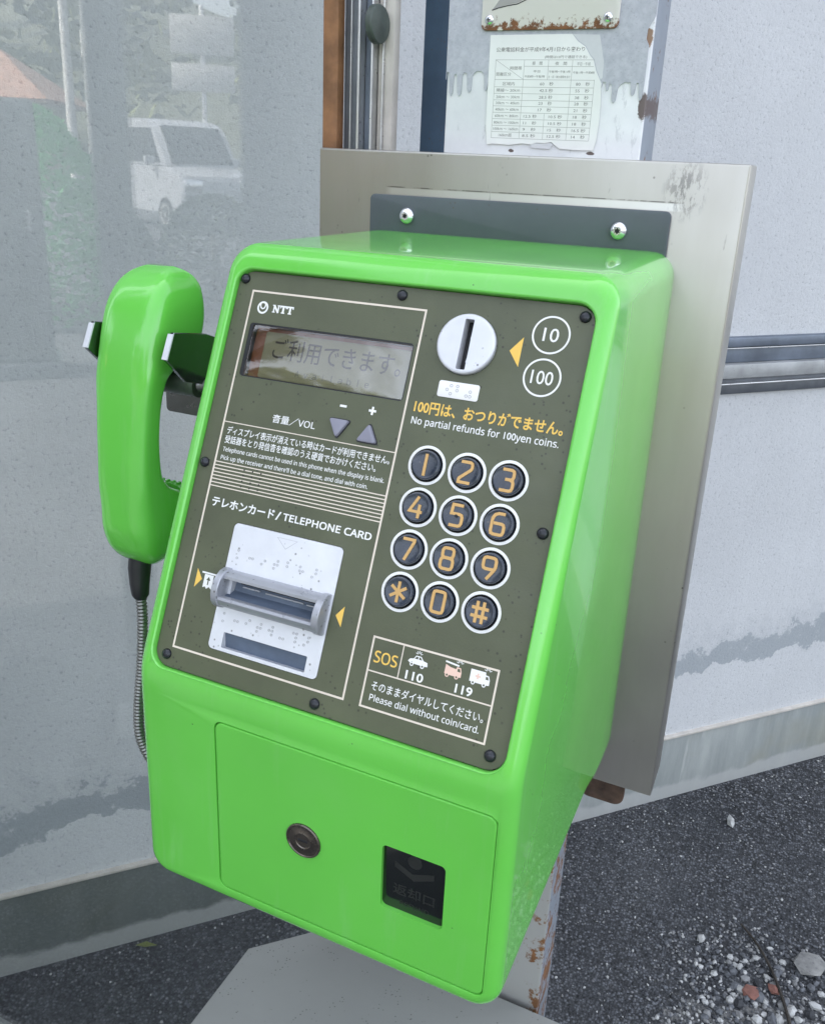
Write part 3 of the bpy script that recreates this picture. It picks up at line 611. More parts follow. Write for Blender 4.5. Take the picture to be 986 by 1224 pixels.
for cc, s_, w_ in (((90.3, 17.6), '10', 8.6), ((90.1, 41.1), '100', 12.2)):
    P = circ(*cc, 10.0, 48); c.ribbon(PF, P, 1.0, 0.03, 0.10, True); T(s_, cc[0] - w_ / 2, cc[0] + w_ / 2, cc[1] + 3.6, 7.2, 0.004)
c.ribbon(PF, [(-24.9, 73.7), (-20.5, 73.7)], 1.3, 0.03, 0.10); c.ribbon(PF, [(-6.0, 73.7), (-1.4, 73.7)], 1.3, 0.03, 0.10); c.ribbon(PF, [(-3.7, 71.3), (-3.7, 76.1)], 1.3, 0.03, 0.105)
# emblem and maker's letters
c.ribbon(PF, [(-91.6 + 3.3 * math.cos(a) , 21.9 + 3.35 * math.sin(a)) for a in [2 * math.pi * k / 40 for k in range(40)]], 1.15, 0.03, 0.10, True)
c.ribbon(PF, [(-93.3, 18.6), (-93.4, 20.6), (-92.9, 22.0), (-91.7, 22.7), (-90.5, 22.2), (-89.9, 20.8), (-90.1, 19.4), (-91.0, 18.9)], 0.75, 0.03, 0.11)
def slab(x, kind):
    y0, y1 = 19.4, 24.2
    if kind == 'T':
        c.ribbon(PF, [(x, y0 + 0.45), (x + 4.6, y0 + 0.45)], 0.95, 0.03, 0.10); c.ribbon(PF, [(x + 2.3, y0 + 0.9), (x + 2.3, y1)], 1.3, 0.03, 0.095)
        c.ribbon(PF, [(x + 1.1, y1 - 0.35), (x + 3.5, y1 - 0.35)], 0.7, 0.03, 0.105)
        for q in (x + 0.3, x + 4.3): c.ribbon(PF, [(q, y0), (q, y0 + 1.7)], 0.65, 0.03, 0.092)
    else:
        for q in (x + 0.9, x + 4.0): c.ribbon(PF, [(q, y0), (q, y1)], 0.9, 0.03, 0.10)
        c.ribbon(PF, [(x + 0.7, y0 + 0.2), (x + 4.1, y1 - 0.1)], 1.2, 0.03, 0.095)
        for (q, y) in ((x + 0.7, y0 + 0.3), (x + 4.1, y0 + 0.3), (x + 0.9, y1 - 0.3)): c.ribbon(PF, [(q - 1.0, y), (q + 1.0, y)], 0.6, 0.03, 0.105)
slab(-84.4, 'N'); slab(-79.2, 'T'); slab(-74.4, 'T')
# card pictogram
c.poly(PF, [(-90.0, 188.0), (-83.6, 188.0), (-83.6, 196.4), (-85.6, 195.2), (-87.2, 196.6), (-88.4, 195.3), (-90.0, 196.2)], 0.03, 0.10); c.ribbon(PF, [(-92.2, 187.2), (-81.4, 187.2)], 1.0, 0.03, 0.105)
# police car and ambulance
c.poly(PF, [(49.0, 204.6), (50.0, 203.2), (52.0, 202.8), (53.2, 200.9), (56.2, 200.9), (57.8, 202.8), (60.2, 203.3), (60.6, 205.4), (58.9, 205.6), (57.6, 204.6), (56.6, 205.6), (52.6, 205.5), (51.4, 204.5), (50.2, 205.4)], 0.03, 0.10)
c.poly(PF, [(84.8, 199.6), (93.0, 199.6), (93.2, 201.0), (95.0, 201.2), (95.8, 203.4), (95.8, 206.0), (94.2, 206.2), (93.0, 205.2), (91.8, 206.2), (88.0, 206.2), (86.8, 205.2), (85.8, 206.0), (84.8, 206.0)], 0.03, 0.10)
for x, y, k in ((54.7, 200.2, 1), (78.2, 199.0, 1), (94.0, 199.0, 1)):
    for a in (200, 235, 270, 305, 340): c.ribbon(PF, [(x + 0.8 * math.cos(R(a)), y + 0.8 * math.sin(R(a))), (x + 2.1 * math.cos(R(a)), y + 2.1 * math.sin(R(a)))], 0.35, 0.03, 0.09)
for x, y in ((51.4, 205.9), (57.6, 205.9), (86.9, 206.4), (93.0, 206.4)): c.ribbon(PF, circ(x, y, 0.85, 14), 0.5, 0.03, 0.11, True)
c.ribbon(PF, [(70.2, 199.4), (78.0, 200.2)], 0.9, 0.03, 0.11)
c.mat('ink_pink'); c.poly(PF, [(70.6, 200.9), (73.2, 201.8), (76.6, 202.2), (77.0, 200.9), (79.2, 201.1), (79.9, 203.4), (79.9, 206.0), (78.6, 206.1), (77.5, 205.2), (76.4, 206.1), (73.2, 206.1), (72.1, 205.2), (71.0, 206.0), (70.5, 205.6)], 0.03, 0.10)
for x, y in ((72.1, 206.3), (77.5, 206.3)): c.ribbon(PF, circ(x, y, 0.85, 14), 0.5, 0.03, 0.11, True)
c.ribbon(PF, [(87.6, 202.7), (90.6, 202.7)], 0.9, 0.03, 0.115); c.ribbon(PF, [(89.1, 201.2), (89.1, 204.2)], 0.9, 0.03, 0.12)
c.mat('olive')
c.poly(PF, [(52.6, 202.7), (53.5, 201.4), (54.6, 201.4), (54.6, 202.7)], 0.09, 0.13); c.poly(PF, [(55.1, 202.7), (55.1, 201.4), (56.0, 201.4), (57.0, 202.7)], 0.09, 0.13); c.poly(PF, [(93.4, 203.2), (93.4, 201.7), (94.6, 201.8), (95.1, 203.3)], 0.09, 0.13); c.poly(PF, [(77.5, 203.2), (77.5, 201.6), (78.8, 201.7), (79.3, 203.3)], 0.09, 0.13)
c.ribbon(PF, [(-86.8, 194.2), (-86.8, 190.4)], 0.8, 0.09, 0.13); c.poly(PF, [(-88.3, 191.4), (-86.8, 189.2), (-85.3, 191.4)], 0.09, 0.135)
c.build('lettering', face, merge=False)
c = MB().mat('ink_yellow'); T('100円は、おつりがでません。', 21.2, 107.2, 70.2, 6.3, 0.022); c.build('lettering', face, merge=False); c = MB().mat('ink_yellow'); T('SOS', 29.2, 43.2, 210.9, 7.0, 0.012)
tag(c.build('lettering', face, merge=False), 'yellow lettering')
for P in ([(69.3, 28.8), (75.8, 20.6), (75.8, 37.2)], [(-95.9, 185.8), (-91.5, 191.5), (-95.9, 197.3)], [(5.4, 185.4), (0.9, 191.4), (5.4, 197.2)]):
    c = MB().mat('ink_yellow'); c.poly(PF, P, 0.03, 0.10); c.build('arrow', face)

# keys
DIG = {'1': [([(0, 4.6), (0, -4.6)], 0)],
 '2': [([(-2.7, 4.2), (1.7, 4.2), (2.5, 3.8), (2.8, 3.1), (2.8, 2.0), (2.4, 1.2), (-2.4, -2.6), (-2.6, -3.2), (-2.6, -4.2), (2.9, -4.2)], 0)],
 '3': [([(-2.7, 4.2), (1.6, 4.2), (2.4, 3.8), (2.7, 3.1), (2.7, 1.5), (2.4, 0.7), (1.5, 0.3), (-1.0, 0.3)], 0), ([(1.4, 0.2), (2.5, -0.2), (2.9, -1.0), (2.9, -3.0), (2.5, -3.9), (1.6, -4.2), (-2.9, -4.2)], 0)],
 '4': [([(0.6, 4.4), (-3.0, -1.9), (3.2, -1.9)], 0), ([(1.6, 1.2), (1.6, -4.5)], 0)],
 '5': [([(2.7, 4.2), (-2.2, 4.2), (-2.5, 0.6), (1.5, 0.6), (2.5, 0.2), (2.9, -0.7), (2.9, -2.9), (2.5, -3.8), (1.5, -4.2), (-2.8, -4.2)], 0)],
 '6': [([(2.6, 4.2), (-0.4, 4.2), (-2.0, 3.5), (-2.8, 2.1), (-2.9, 1.0), (-2.9, -3.0), (-2.5, -3.9), (-1.6, -4.2), (1.6, -4.2), (2.5, -3.9), (2.9, -3.0), (2.9, -0.9), (2.5, -0.1), (1.6, 0.2), (-2.4, 0.2)], 0)],
 '7': [([(-2.9, 4.2), (2.8, 4.2), (2.8, 3.4), (-0.7, -4.5)], 0)],
 '8': [([(-1.6, 0.3), (-2.4, 0.8), (-2.6, 1.5), (-2.6, 3.2), (-2.2, 3.9), (-1.5, 4.2), (1.5, 4.2), (2.2, 3.9), (2.6, 3.2), (2.6, 1.5), (2.4, 0.8), (1.6, 0.3)], 1), ([(-1.6, 0.2), (-2.6, -0.3), (-2.9, -1.1), (-2.9, -3.0), (-2.5, -3.9), (-1.6, -4.2), (1.6, -4.2), (2.5, -3.9), (2.9, -3.0), (2.9, -1.1), (2.6, -0.3), (1.6, 0.2)], 1)],
 '9': [([(-1.6, -0.4), (-2.5, -0.1), (-2.9, 0.8), (-2.9, 3.0), (-2.5, 3.9), (-1.6, 4.2), (1.6, 4.2), (2.5, 3.9), (2.9, 3.0), (2.9, 0.6), (2.6, -0.2), (1.7, -0.4)], 1), ([(2.8, 0.6), (2.2, -0.9), (-0.4, -4.5)], 0)],
 '0': [([(-1.6, -4.2), (-2.5, -3.9), (-2.8, -3.1), (-2.8, 3.1), (-2.5, 3.9), (-1.6, 4.2), (1.6, 4.2), (2.5, 3.9), (2.8, 3.1), (2.8, -3.1), (2.5, -3.9), (1.6, -4.2)], 1)],
 '*': [([(0, 4.3), (0, -4.3)], 0), ([(-3.7, 2.2), (3.7, -2.2)], 0), ([(-3.7, -2.2), (3.7, 2.2)], 0)],
 '#': [([(-1.5, 4.3), (-1.5, -4.3)], 0), ([(1.5, 4.3), (1.5, -4.3)], 0), ([(-3.9, 1.6), (3.9, 1.6)], 0), ([(-3.9, -1.6), (3.9, -1.6)], 0)]}
for (u, v), d in zip(KEYS, '123456789*0#'):
    c = MB().mat('ink_white'); L = [[PF(*p, w) for p in circ(u, v, r_, 44)] for r_, w in ((11.1, 0.02), (11.0, 0.22), (9.55, 0.22), (9.4, 0.0))]; c.rings(L, True, False, False)
    c.mat('hole'); c.lathe(PF, [(9.35, -6.2), (9.35, -4.0)], (u, v), 36); ring = c.build('key_surround', face)
    c = MB().mat('key'); c.lathe(PF, [(8.35, -4.2), (8.35, 1.7), (8.05, 2.5), (7.4, 2.75), (6.9, 2.55), (5.2, 2.35), (2.0, 2.3), (0.3, 2.3)], (u, v), 40)
    key = c.build('key', face)
    c = MB().mat('ink_tan')
    for q, (P, cl) in enumerate(DIG[d]): c.ribbon(PF, [(u + a * 1.2, v - b * 1.34) for a, b in P], 1.65, 2.2, 2.82 + q * 0.02, bool(cl))
    if d == '5': c.mat('hole'); c.lathe(PF, [(0.9, 2.3), (0.8, 3.2), (0.3, 3.5)], (u, v + 0.3), 12)
    c.build('digit', key, merge=False)

# display
c = MB().mat('black'); c.holed(PF, rrect(-97.9, 32.0, 13.1, 65.5, 2.1, 0, 4), [rrect(-95.6, 32.9, 12.5, 64.9, 1.2, 0, 4)], -6.5, -0.25); dsp = c.build('display', face)
c = MB().mat('lcd_edge'); c.rr(PF, -95.5, 33.0, 12.4, 64.8, 1, -6.4, -5.2, 0.1); c.mat('lcd'); c.rr(PF, -87.5, 35.4, 11.2, 64.2, 1.5, -5.1, -4.0, 0.2); lcd = c.build('lcd_panel', dsp)
c = MB().mat('lcd_text'); c.text('ご利用できます。', PF, -80.5, 6.5, 51.4, 11.4, -3.99, -3.9, 0.004); c.mat('lcd_faint')
for k, ch in enumerate('Available'): q = -61.5 + k * 5.9; wd = {'i': 0.5, 'l': 0.5}.get(ch, 2.9); c.text(ch, PF, q + (2.9 - wd) / 2, q + (2.9 + wd) / 2, 61.0, 4.3, -3.99, -3.9)
c.build('lettering', lcd, merge=False)
c = MB().mat('glass_clear'); c.rr(PF, -95.5, 33.0, 12.4, 64.8, 1.1, -1.6, -0.6, 0.1); c.build('cover', dsp)

# volume buttons
def rtri(P, r_):
    o = []; n = len(P)
    for i in range(n):
        p, a, b = Vector(P[i]), Vector(P[i - 1]), Vector(P[(i + 1) % n]); da = (a - p).normalized(); db = (b - p).normalized()
        for k in range(5):
            t = k / 4; q0 = p + da * r_ * 1.6; q1 = p + db * r_ * 1.6; o.append(tuple((q0 * (1 - t) ** 2 + p * 2 * t * (1 - t) + q1 * t * t)))
    return o
def scale_loop(P, d):
    cx = sum(p[0] for p in P) / len(P); cy = sum(p[1] for p in P) / len(P)
    return [(cx + (p[0] - cx) * (1 - d / 6), cy + (p[1] - cy) * (1 - d / 6)) for p in P]
for tri in ([(-30.0, 81.4), (-15.4, 81.4), (-22.7, 93.6)], [(-10.2, 92.6), (4.2, 92.6), (-3.0, 80.6)]):
    P = rtri(tri, 1.5)
    c = MB().mat('black'); c.plate(PF, lambda i: scale_loop(P, i), [(-0.35, -0.1), (-0.35, 0.25), (0.2, 0.25)]); bz = c.build('button_surround', face)
    c = MB().mat('button'); c.plate(PF, lambda i: scale_loop(P, i), [(0.5, 0.1), (0.5, 1.6), (0.8, 2.2), (1.4, 2.4)]); c.build('volume_button', face)

# coin slot
c = MB().mat('metal'); SL = rrect(41.9, 14.9, 47.2, 43.4, 0.6, 0, 3)
c.rings([[PF(*p, w) for p in circ(44.6, 28.7, r_, 56)] for r_, w in ((17.0, -5), (17.0, 2.6), (16.4, 3.3), (15.6, 3.5))], True, False, False); c.holed(PF, circ(44.6, 28.7, 15.6, 56), [SL], -4.0, 3.5)
cs = c.build('coin_slot', face); c = MB().mat('hole'); c.rr(PF, 41.0, 14, 48.2, 44.4, 1, -5.2, -4.1, 0.1); c.mat('metal'); c.ribbon(PF, [(45.6, 18), (45.0, 24), (45.8, 30), (44.8, 38)], 0.5, -3.6, -2.6); c.build('slot_back', cs)
c = MB().mat('braille'); c.rr(PF, 33.0, 50.2, 57.1, 59.4, 1.4, 0.0, 0.35, 0.12)
c.mat('braille_dot')
for u, v in [(38.5, 55.0), (40.6, 52.6), (40.8, 57.1), (44.3, 52.5), (44.4, 54.9), (52.2, 54.6), (50.2, 57.1), (52.4, 57.2)]: c.ribbon(PF, circ(u, v, 0.75, 12), 0.35, 0.33, 0.50, True)
c.build('braille_label', face, merge=False)

# card reader
c = MB().mat('card_metal'); BS = rrect(-68.2, 218.2, -11.0, 227.4, 0.5, 0, 2); TS = rrect(-70, 185, -9, 200, 0.5, 0, 2)
c.holed(PF, rrect(-77.1, 153.7, -2.7, 229.5, 3.0, 0, 5), [BS, TS], -6.5, 0.05); cr = c.build('card_reader', face, 30)
c = MB().mat('slot_blue'); c.add([PF(-69, 217.4, -1.2), PF(-10, 217.4, -1.2), PF(-10, 228.5, -5.5), PF(-69, 228.5, -5.5)], [(0, 1, 2, 3)]); c.mat('hole'); c.rr(PF, -69.5, 216, -10, 219.5, 0.4, -6.4, -2.3, 0.2); c.build('card_return', cr)
# horizontal scoop: end cheeks, two rails and a sunk tray
CH = [(180.6, 0.0), (181.0, 3.4), (182.6, 6.8), (185.4, 9.4), (189, 11.2), (193, 11.8), (197, 11.4), (200.6, 9.8), (203, 7.2), (204.3, 3.8), (204.6, 0.0)]
def vw(P, u0, u1): c.rings([[PF(u0, v, w) for v, w in P], [PF(u0 + 0.4, v, w + 0.0) for v, w in P], [PF(u1, v, w) for v, w in P]])
c = MB().mat('slot_grey')
def cheek(u0, u1):
    cx, cw = 192.6, 0.0
    for (ua, ub, f0, f1) in ((u0, u0, 0, 0),):
        pass
    sh = lambda k: [(cx + (v - cx) * k, w * k) for v, w in CH]
    c.rings([[PF(u, v, w) for v, w in sh(k)] for u, k in ((u0, 0.95), (u0 + 0.5, 1.0), (u1 - 0.5, 1.0), (u1, 0.95))])
cheek(-76.4, -72.0); cheek(-8.4, -4.0)
vw([(181.4, 0), (181.9, 3.2), (183.3, 5.8), (185.2, 7.4), (186.8, 7.2), (187.0, 5.6), (186.2, 0)], -72.2, -8.2)
vw([(197.4, 0), (197.2, 7.4), (197.8, 9.0), (199.4, 9.3), (201.6, 7.8), (203.2, 5.2), (204.0, 0)], -72.2, -8.2)
c.mat('slot_blue'); c.add([PF(-72.2, 186.0, -4.8), PF(-8.2, 186.0, -4.8), PF(-8.2, 193.5, -3.6), PF(-72.2, 193.5, -3.6), PF(-8.2, 198.0, 3.2), PF(-72.2, 198.0, 3.2)], [(0, 1, 2, 3), (3, 2, 4, 5)])
c.mat('hole'); c.rr(PF, -66, 187.6, -14, 188.8, 0.3, -4.6, -3.0, 0.1)
c.mat('slot_grey'); c.rr(PF, -64, 189.8, -52, 190.6, 0.2, -4.3, -2.6, 0.1); c.rr(PF, -48, 190.0, -22, 190.8, 0.2, -4.3, -2.6, 0.1); c.rr(PF, -20, 190.2, -12, 191, 0.2, -4.3, -2.6, 0.1)
c.build('card_slot', cr, 40)
c = MB().mat('braille_dot'); c.ribbon(PF, [(-46.6, 156.4), (-33.0, 156.4), (-39.8, 162.2)], 0.3, 0.03, 0.12, True); c.build('engraved_triangle', cr); c = MB().mat('braille_dot')
def brl(u, v, pts):
    for a, b in pts: c.ribbon(PF, circ(u + a * 2.1, v + b * 2.3, 0.62, 10), 0.32, 0.04, 0.30, True)
cells = [[(0, 0), (0, 2)], [(0, 1), (1, 1)], [(0, 2), (1, 1)], [(0, 1), (0, 2), (1, 0), (1, 1)], [(0, 0), (0, 1)], [(0, 0), (0, 1), (1, 1)], [(0, 2), (1, 0), (1, 1)]]
cells2 = [[(0, 0), (0, 2)], [(0, 1), (1, 1)], [(0, 1), (1, 0)], [(0, 1), (0, 2), (1, 0), (1, 1)], [(0, 1), (1, 0), (1, 1), (1, 2)], [(0, 2), (1, 2)], [(0, 0), (1, 1), (1, 0), (1, 2)], [(0, 2), (1, 1), (1, 0)]]
for k, pts in enumerate(cells): brl(-70.6 + k * 8.6, 169.4 + (k % 2) * 0.6, pts)
c.build('braille', cr, merge=False); c = MB().mat('braille_dot')
for k, pts in enumerate(cells2): brl(-70.8 + k * 8.0, 207.6 + (k % 2) * 0.3, pts)
c.build('braille', cr, merge=False)

# coin door with lock and return window
c = MB().mat('green'); RW = rrect(48.9, 292.2, 87.4, 336.6, 3, 0, 4)
dl = lambda i: rrect(-63.5, 249.3, 113.7, 371.7, 5.2, i, 6)
c.rings([[LF(u, v, w) for u, v in dl(i)] for i, w in ((0, -3.8), (0, -0.6), (0.25, -0.15), (0.9, 0.0))], True, True, False); c.holed(LF, dl(0.9), [RW], -3.6, 0.0); dr_ = c.build('coin_door', ph, 30)
LK = (-2.3, 311.0); c = MB().mat('lock'); c.rings([[LF(LK[0] + r_ * math.cos(2 * math.pi * k / 40), LK[1] + r_ * math.sin(2 * math.pi * k / 40), w) for k in range(40)] for r_, w in ((11.6, 0.05), (11.6, 0.9), (11.0, 1.4), (10.4, 1.3), (10.2, 0.9), (5.6, 0.9), (5.3, 1.1), (4.8, 0.7), (0.3, 0.5))]); c.mat('hole'); c.rr(LF, LK[0] - 3.2, LK[1] - 0.8, LK[0] + 3.2, LK[1] + 0.8, 0.5, 0.4, 0.95, 0.1); c.build('lock', dr_)
c = MB().mat('smoke'); c.rr(LF, 48.4, 291.8, 87.9, 337, 3, -3.7, -2.6, 0.3); fl = c.build('coin_return_flap', dr_)
c = MB().mat('smoke_text'); c.text('返却口', LF, 55.5, 81, 325.5, 6.5, -2.65, -2.5, 0.01); c.text('REFUND', LF, 60, 78, 332.5, 3.2, -2.65, -2.5, 0.0)
c.poly(LF, [(56, 303), (67, 308), (80, 303), (80, 307), (68, 312.5), (56, 307)], -2.65, -2.5); c.lathe(LF, [(4.4, -2.65), (4.3, -2.5)], (68, 299.5), 20); c.build('lettering', fl, merge=False)

# cradle on the left side of the body
c = MB().mat('fork')
SY = Frame((0, 0, Z0), (0, 1, 0), (0, 0, 1), (1, 0, 0))           # u = y, v = z, w = x (mm)
def prong(x0, x1): c.plate(SY, lambda i: [(-198 + i, -41.5 - i), (-165, -47 - i), (-152 - i, -52), (-152 - i, -86 + i), (-188, -76 + i * 0.8), (-206 + i, -58.5)], [(0.4, x0), (0, x0 + 0.4), (0, x1 - 0.4), (0.4, x1)])
prong(-156.5, -153.6); prong(-222.6, -219.6)
c.box((-0.188, -0.1525, Z0 - 0.070), (0.068, 0.003, 0.030)); ck = c.build('cradle', ph, 30)
c = MB().mat('metal')
for xx in (-155.05, -221.1): c = MB().mat('metal'); c.ribbon(Frame((0, 0, Z0), (0, 1, 0), (0, 0, 1), (1, 0, 0)), [(-199.1, -42.4), (-206.6, -57.8)], 0.9, xx - 2.2, xx + 2.2); c.build('prong_edge', ck)
c = MB().mat('darkmetal'); c.tube([(-0.215, -0.168, Z0 - 0.083), (-0.1585, -0.168, Z0 - 0.083)], 0.0085, 20); c.tube([(-0.159, -0.168, Z0 - 0.083), (-0.118, -0.158, Z0 - 0.080)], 0.005, 12); c.build('hook_switch', ck)
c = MB().mat('darkmetal'); c.rr(Frame((0, -0.150, Z0), (1, 0, 0), (0, 0, 1), (0, -1, 0)), -203.5, -112, -118, -86, 3, -3, 0, 0.4); c.build('hook_plate', ck)

# ------------------------------------------------------------------ handset
hsx = -0.1950
hd = thing('telephone_handset', (hsx, -0.19, Z0 - 0.22), 'bright green telephone handset hanging in the metal cradle at the left side of the payphone', 'handset')
def interp(T_, x):
    X = [-t[0] for t in T_]; Y = [t[1] for t in T_]; x = -x
    if x <= X[0]: return Y[0]
    if x >= X[-1]: return Y[-1]
    D = [(Y[i + 1] - Y[i]) / (X[i + 1] - X[i]) for i in range(len(X) - 1)]
    Mt = [D[0]] + [0 if D[i - 1] * D[i] <= 0 else 2 * D[i - 1] * D[i] / (D[i - 1] + D[i]) for i in range(1, len(D))] + [D[-1]]
    for i in range(len(D)):
        if X[i] <= x <= X[i + 1]:
            h = X[i + 1] - X[i]; t = (x - X[i]) / h
            return (2 * t ** 3 - 3 * t * t + 1) * Y[i] + (t ** 3 - 2 * t * t + t) * h * Mt[i] + (3 * t * t - 2 * t ** 3) * Y[i + 1] + (t ** 3 - t * t) * h * Mt[i + 1]
SP = [(2, -163), (-1, -172), (-6, -180), (-14, -187), (-28, -194.5), (-50, -201.5), (-80, -207), (-115, -211), (-150, -213.5), (-175, -214), (-192, -211), (-202, -205.5), (-208, -199), (-212, -190)]    # outer spine y
SI = [(2, -156), (-1, -149), (-6, -143), (-14, -139.5), (-30, -139), (-46, -143), (-55, -155), (-63, -170), (-73, -183), (-90, -188), (-118, -191), (-138, -190), (-149, -184), (-158, -170), (-167, -160), (-182, -158), (-196, -162), (-206, -171), (-212, -182)]
SW = [(2, 10), (-1, 16), (-6, 20.5), (-14, 24), (-26, 26), (-42, 26.3), (-64, 24.8), (-95, 22.2), (-130, 21.6), (-160, 22.6), (-182, 23.2), (-196, 21), (-205, 16.5), (-212, 8)]
L = []; N_ = 56; zs = [2, 1.3, 0.4, -1, -2.7, -4.7, -7, -10, -13.5, -18] + [-18 - 2.4 * k for k in range(1, 72)] + [-192, -195, -198, -201, -203.5, -206, -208, -209.8, -211, -212]
zs = sorted(set(zs), reverse=True)
for z in zs:
    if z < -212: continue
    ys, yi, w_ = interp(SP, z), interp(SI, z), interp(SW, z); cy, hy = (ys + yi) / 2, max(abs(yi - ys) / 2, 3); ring = []
    for k in range(N_):
        a = 2 * math.pi * (k + 0.5) / N_; ca, sa = math.cos(a), math.sin(a); e = 2 / 5.0 if sa < 0 else 2 / 6.0
        x = w_ * math.copysign(abs(ca) ** e, ca); y = hy * math.copysign(abs(sa) ** e, sa)
        tp = 1 - 0.03 * max(0, y / hy) - 0.02 * max(0, -y / hy)
        ring.append(Vector((hsx + x * tp * 0.001, (cy + y) * 0.001, Z0 + (z * 0.985 - 7.5) * 0.001)))
    L.append(ring)
c = MB().mat('green'); c.rings(L); ho = c.build('handle', hd, 60)
c = MB().mat('green'); EF = Frame((hsx, -0.1400, Z0 - 0.034), (1, 0, 0), (0, 0, 1), (0, 1, 0)); c.lathe(EF, [(15, -2), (15, 2.2), (13.6, 3.6), (8, 4.0), (0.5, 4.0)]); c.build('earpiece', hd)
c = MB().mat('green'); EF = Frame((hsx, -0.1585, Z0 - 0.183), (1, 0, 0), (0, 0, 1), (0, 1, 0)); c.lathe(EF, [(19, -2), (19, 3.2), (17.6, 4.6), (8, 5.0), (0.5, 5.0)])
for k in range(5): c.ribbon(EF, [(-10 + k * 5, 17.6), (-10 + k * 5, 19.6)], 1.8, 0, 3.6)
c.build('mouthpiece', hd)
c = MB().mat('black'); c.tube([(hsx, -0.196, Z0 - 0.210), (hsx, -0.198, Z0 - 0.218), (hsx + 0.001, -0.200, Z0 - 0.229), (hsx + 0.003, -0.202, Z0 - 0.237), (hsx + 0.003, -0.2025, Z0 - 0.2395)], [0.0085, 0.0082, 0.0072, 0.0062, 0.0045], 18); c.build('cord_boot', hd)
def spline(P, n):
    P = [Vector(p) for p in P]; P = [P[0] * 2 - P[1]] + P + [P[-1] * 2 - P[-2]]; o = []
    for i in range(1, len(P) - 2):
        for k in range(n):
            t = k / n; a, b, c_, d = P[i - 1:i + 3]; o.append(0.5 * (2 * b + (c_ - a) * t + (2 * a - 5 * b + 4 * c_ - d) * t * t + (3 * b - a - 3 * c_ + d) * t ** 3))
    return o + [P[-2]]
cp = spline([(hsx + 0.003, -0.202, Z0 - 0.235), (hsx + 0.006, -0.205, Z0 - 0.255), (hsx + 0.007, -0.210, Z0 - 0.29), (hsx + 0.007, -0.216, Z0 - 0.322), (hsx + 0.010, -0.219, Z0 - 0.348), (hsx + 0.020, -0.214, Z0 - 0.372), (hsx + 0.036, -0.200, Z0 - 0.383), (hsx + 0.054, -0.18, Z0 - 0.376), (hsx + 0.074, -0.165, Z0 - 0.362)], 60)
acc = 0; rr_ = []
for i, p in enumerate(cp):
    acc += (p - cp[i - 1]).length if i else 0; rr_.append(0.0037 + 0.00045 * math.sin(acc / 0.0026 * 2 * math.pi))
c = MB().mat('cable'); c.tube(cp, rr_, 12); tag(c.build('cord', hd, 80), 'ribbed steel cord')

# ------------------------------------------------------------------ small things on the ground
def stone_mesh(mb, c_, s, rd, fl=0.7):
    bm = bmesh.new(); bmesh.ops.create_icosphere(bm, subdivisions=1, radius=1); rot = Matrix.Rotation(rd.random() * 6.28, 3, 'Z'); sx, sy = rd.uniform(0.7, 1.3), rd.uniform(0.6, 1.1)
    V = [rot @ Vector((v.co.x * sx, v.co.y * sy, v.co.z * fl)) * s * rd.uniform(0.78, 1.2) + Vector(c_) for v in bm.verts]; bm.verts.index_update()
    mb.add(V, [[v.index for v in f.verts] for f in bm.faces]); bm.free()
gv = MB(); rd = random.Random(3)
cdist = lambda x, y: (Vector((x, y, 0)) - A0).dot(WN)
n = 0
while n < 9500:
    x, y = rd.uniform(-0.9, 1.3), rd.uniform(0.15, 1.9)
    if cdist(x, y) < 0.012: continue
    q = noise.noise(Vector((x * 5, y * 5, 0))) * 0.5 + 0.5; corner = math.exp(-(((x - 0.37) / 0.16) ** 2 + ((y - 0.66) / 0.15) ** 2))
    near = math.exp(-cdist(x, y) / 0.10) * (1 if x > -0.2 else 0.3)
    if rd.random() > 0.16 * q + 2.2 * corner + 0.5 * near: continue
    s = rd.uniform(0.0011, 0.0030) * (1 + 3.6 * corner * rd.random() ** 3); n += 1
    gv.mat(rd.choices(['grey_stone', 'mid_stone', 'pale_stone', 'dark_stone'], [5, 3, 0.7 + 4.5 * corner, 2])[0]); stone_mesh(gv, (x, y, s * 0.35), s, rd)
tag(gv.build('gravel', None, 20, merge=False), 'loose pale and grey gravel scattered over the asphalt', 'gravel', kind='stuff')
def stone(x, y, s, k, lb, cat='stone', fl=0.6, grp=None):
    mb = MB().mat(k); stone_mesh(mb, (0, 0, s * 0.4), s, rd, fl); o = mb.build('stone', None, 20); o.location = (x, y, 0.002); tag(o, lb, cat, grp)
stone(0.248, 1.124, 0.013, 'pale_stone', 'single white stone chip lying on the asphalt near the wall', fl=0.9)
stone(0.324, 0.683, 0.016, 'red_stone', 'larger dull red brick fragment in the gravel below the twig', 'brick fragment', 0.45); stone(0.362, 0.708, 0.014, 'red_stone', 'smaller dull red brick fragment in the gravel beside the twig', 'brick fragment', 0.45)
stone(0.231, 0.765, 0.008, 'pale_stone', 'pale angular stone left of the top of the twig', fl=0.8); stone(0.420, 0.79, 0.03, 'concrete', 'flat grey concrete fragment at the gravel edge', 'concrete fragment', 0.25)
mb = MB().mat('twig'); P = spline([(0.296, 0.83, 0.010), (0.325, 0.795, 0.013), (0.352, 0.75, 0.014), (0.374, 0.70, 0.012), (0.39, 0.65, 0.010), (0.40, 0.60, 0.008)], 6); mb.tube([p for p in P], [0.0022 + 0.0009 * i / len(P) for i in range(len(P))], 7); tw = mb.build('twig', None, 50); tag(tw, 'thin dark curved twig lying across the pale gravel', 'twig')
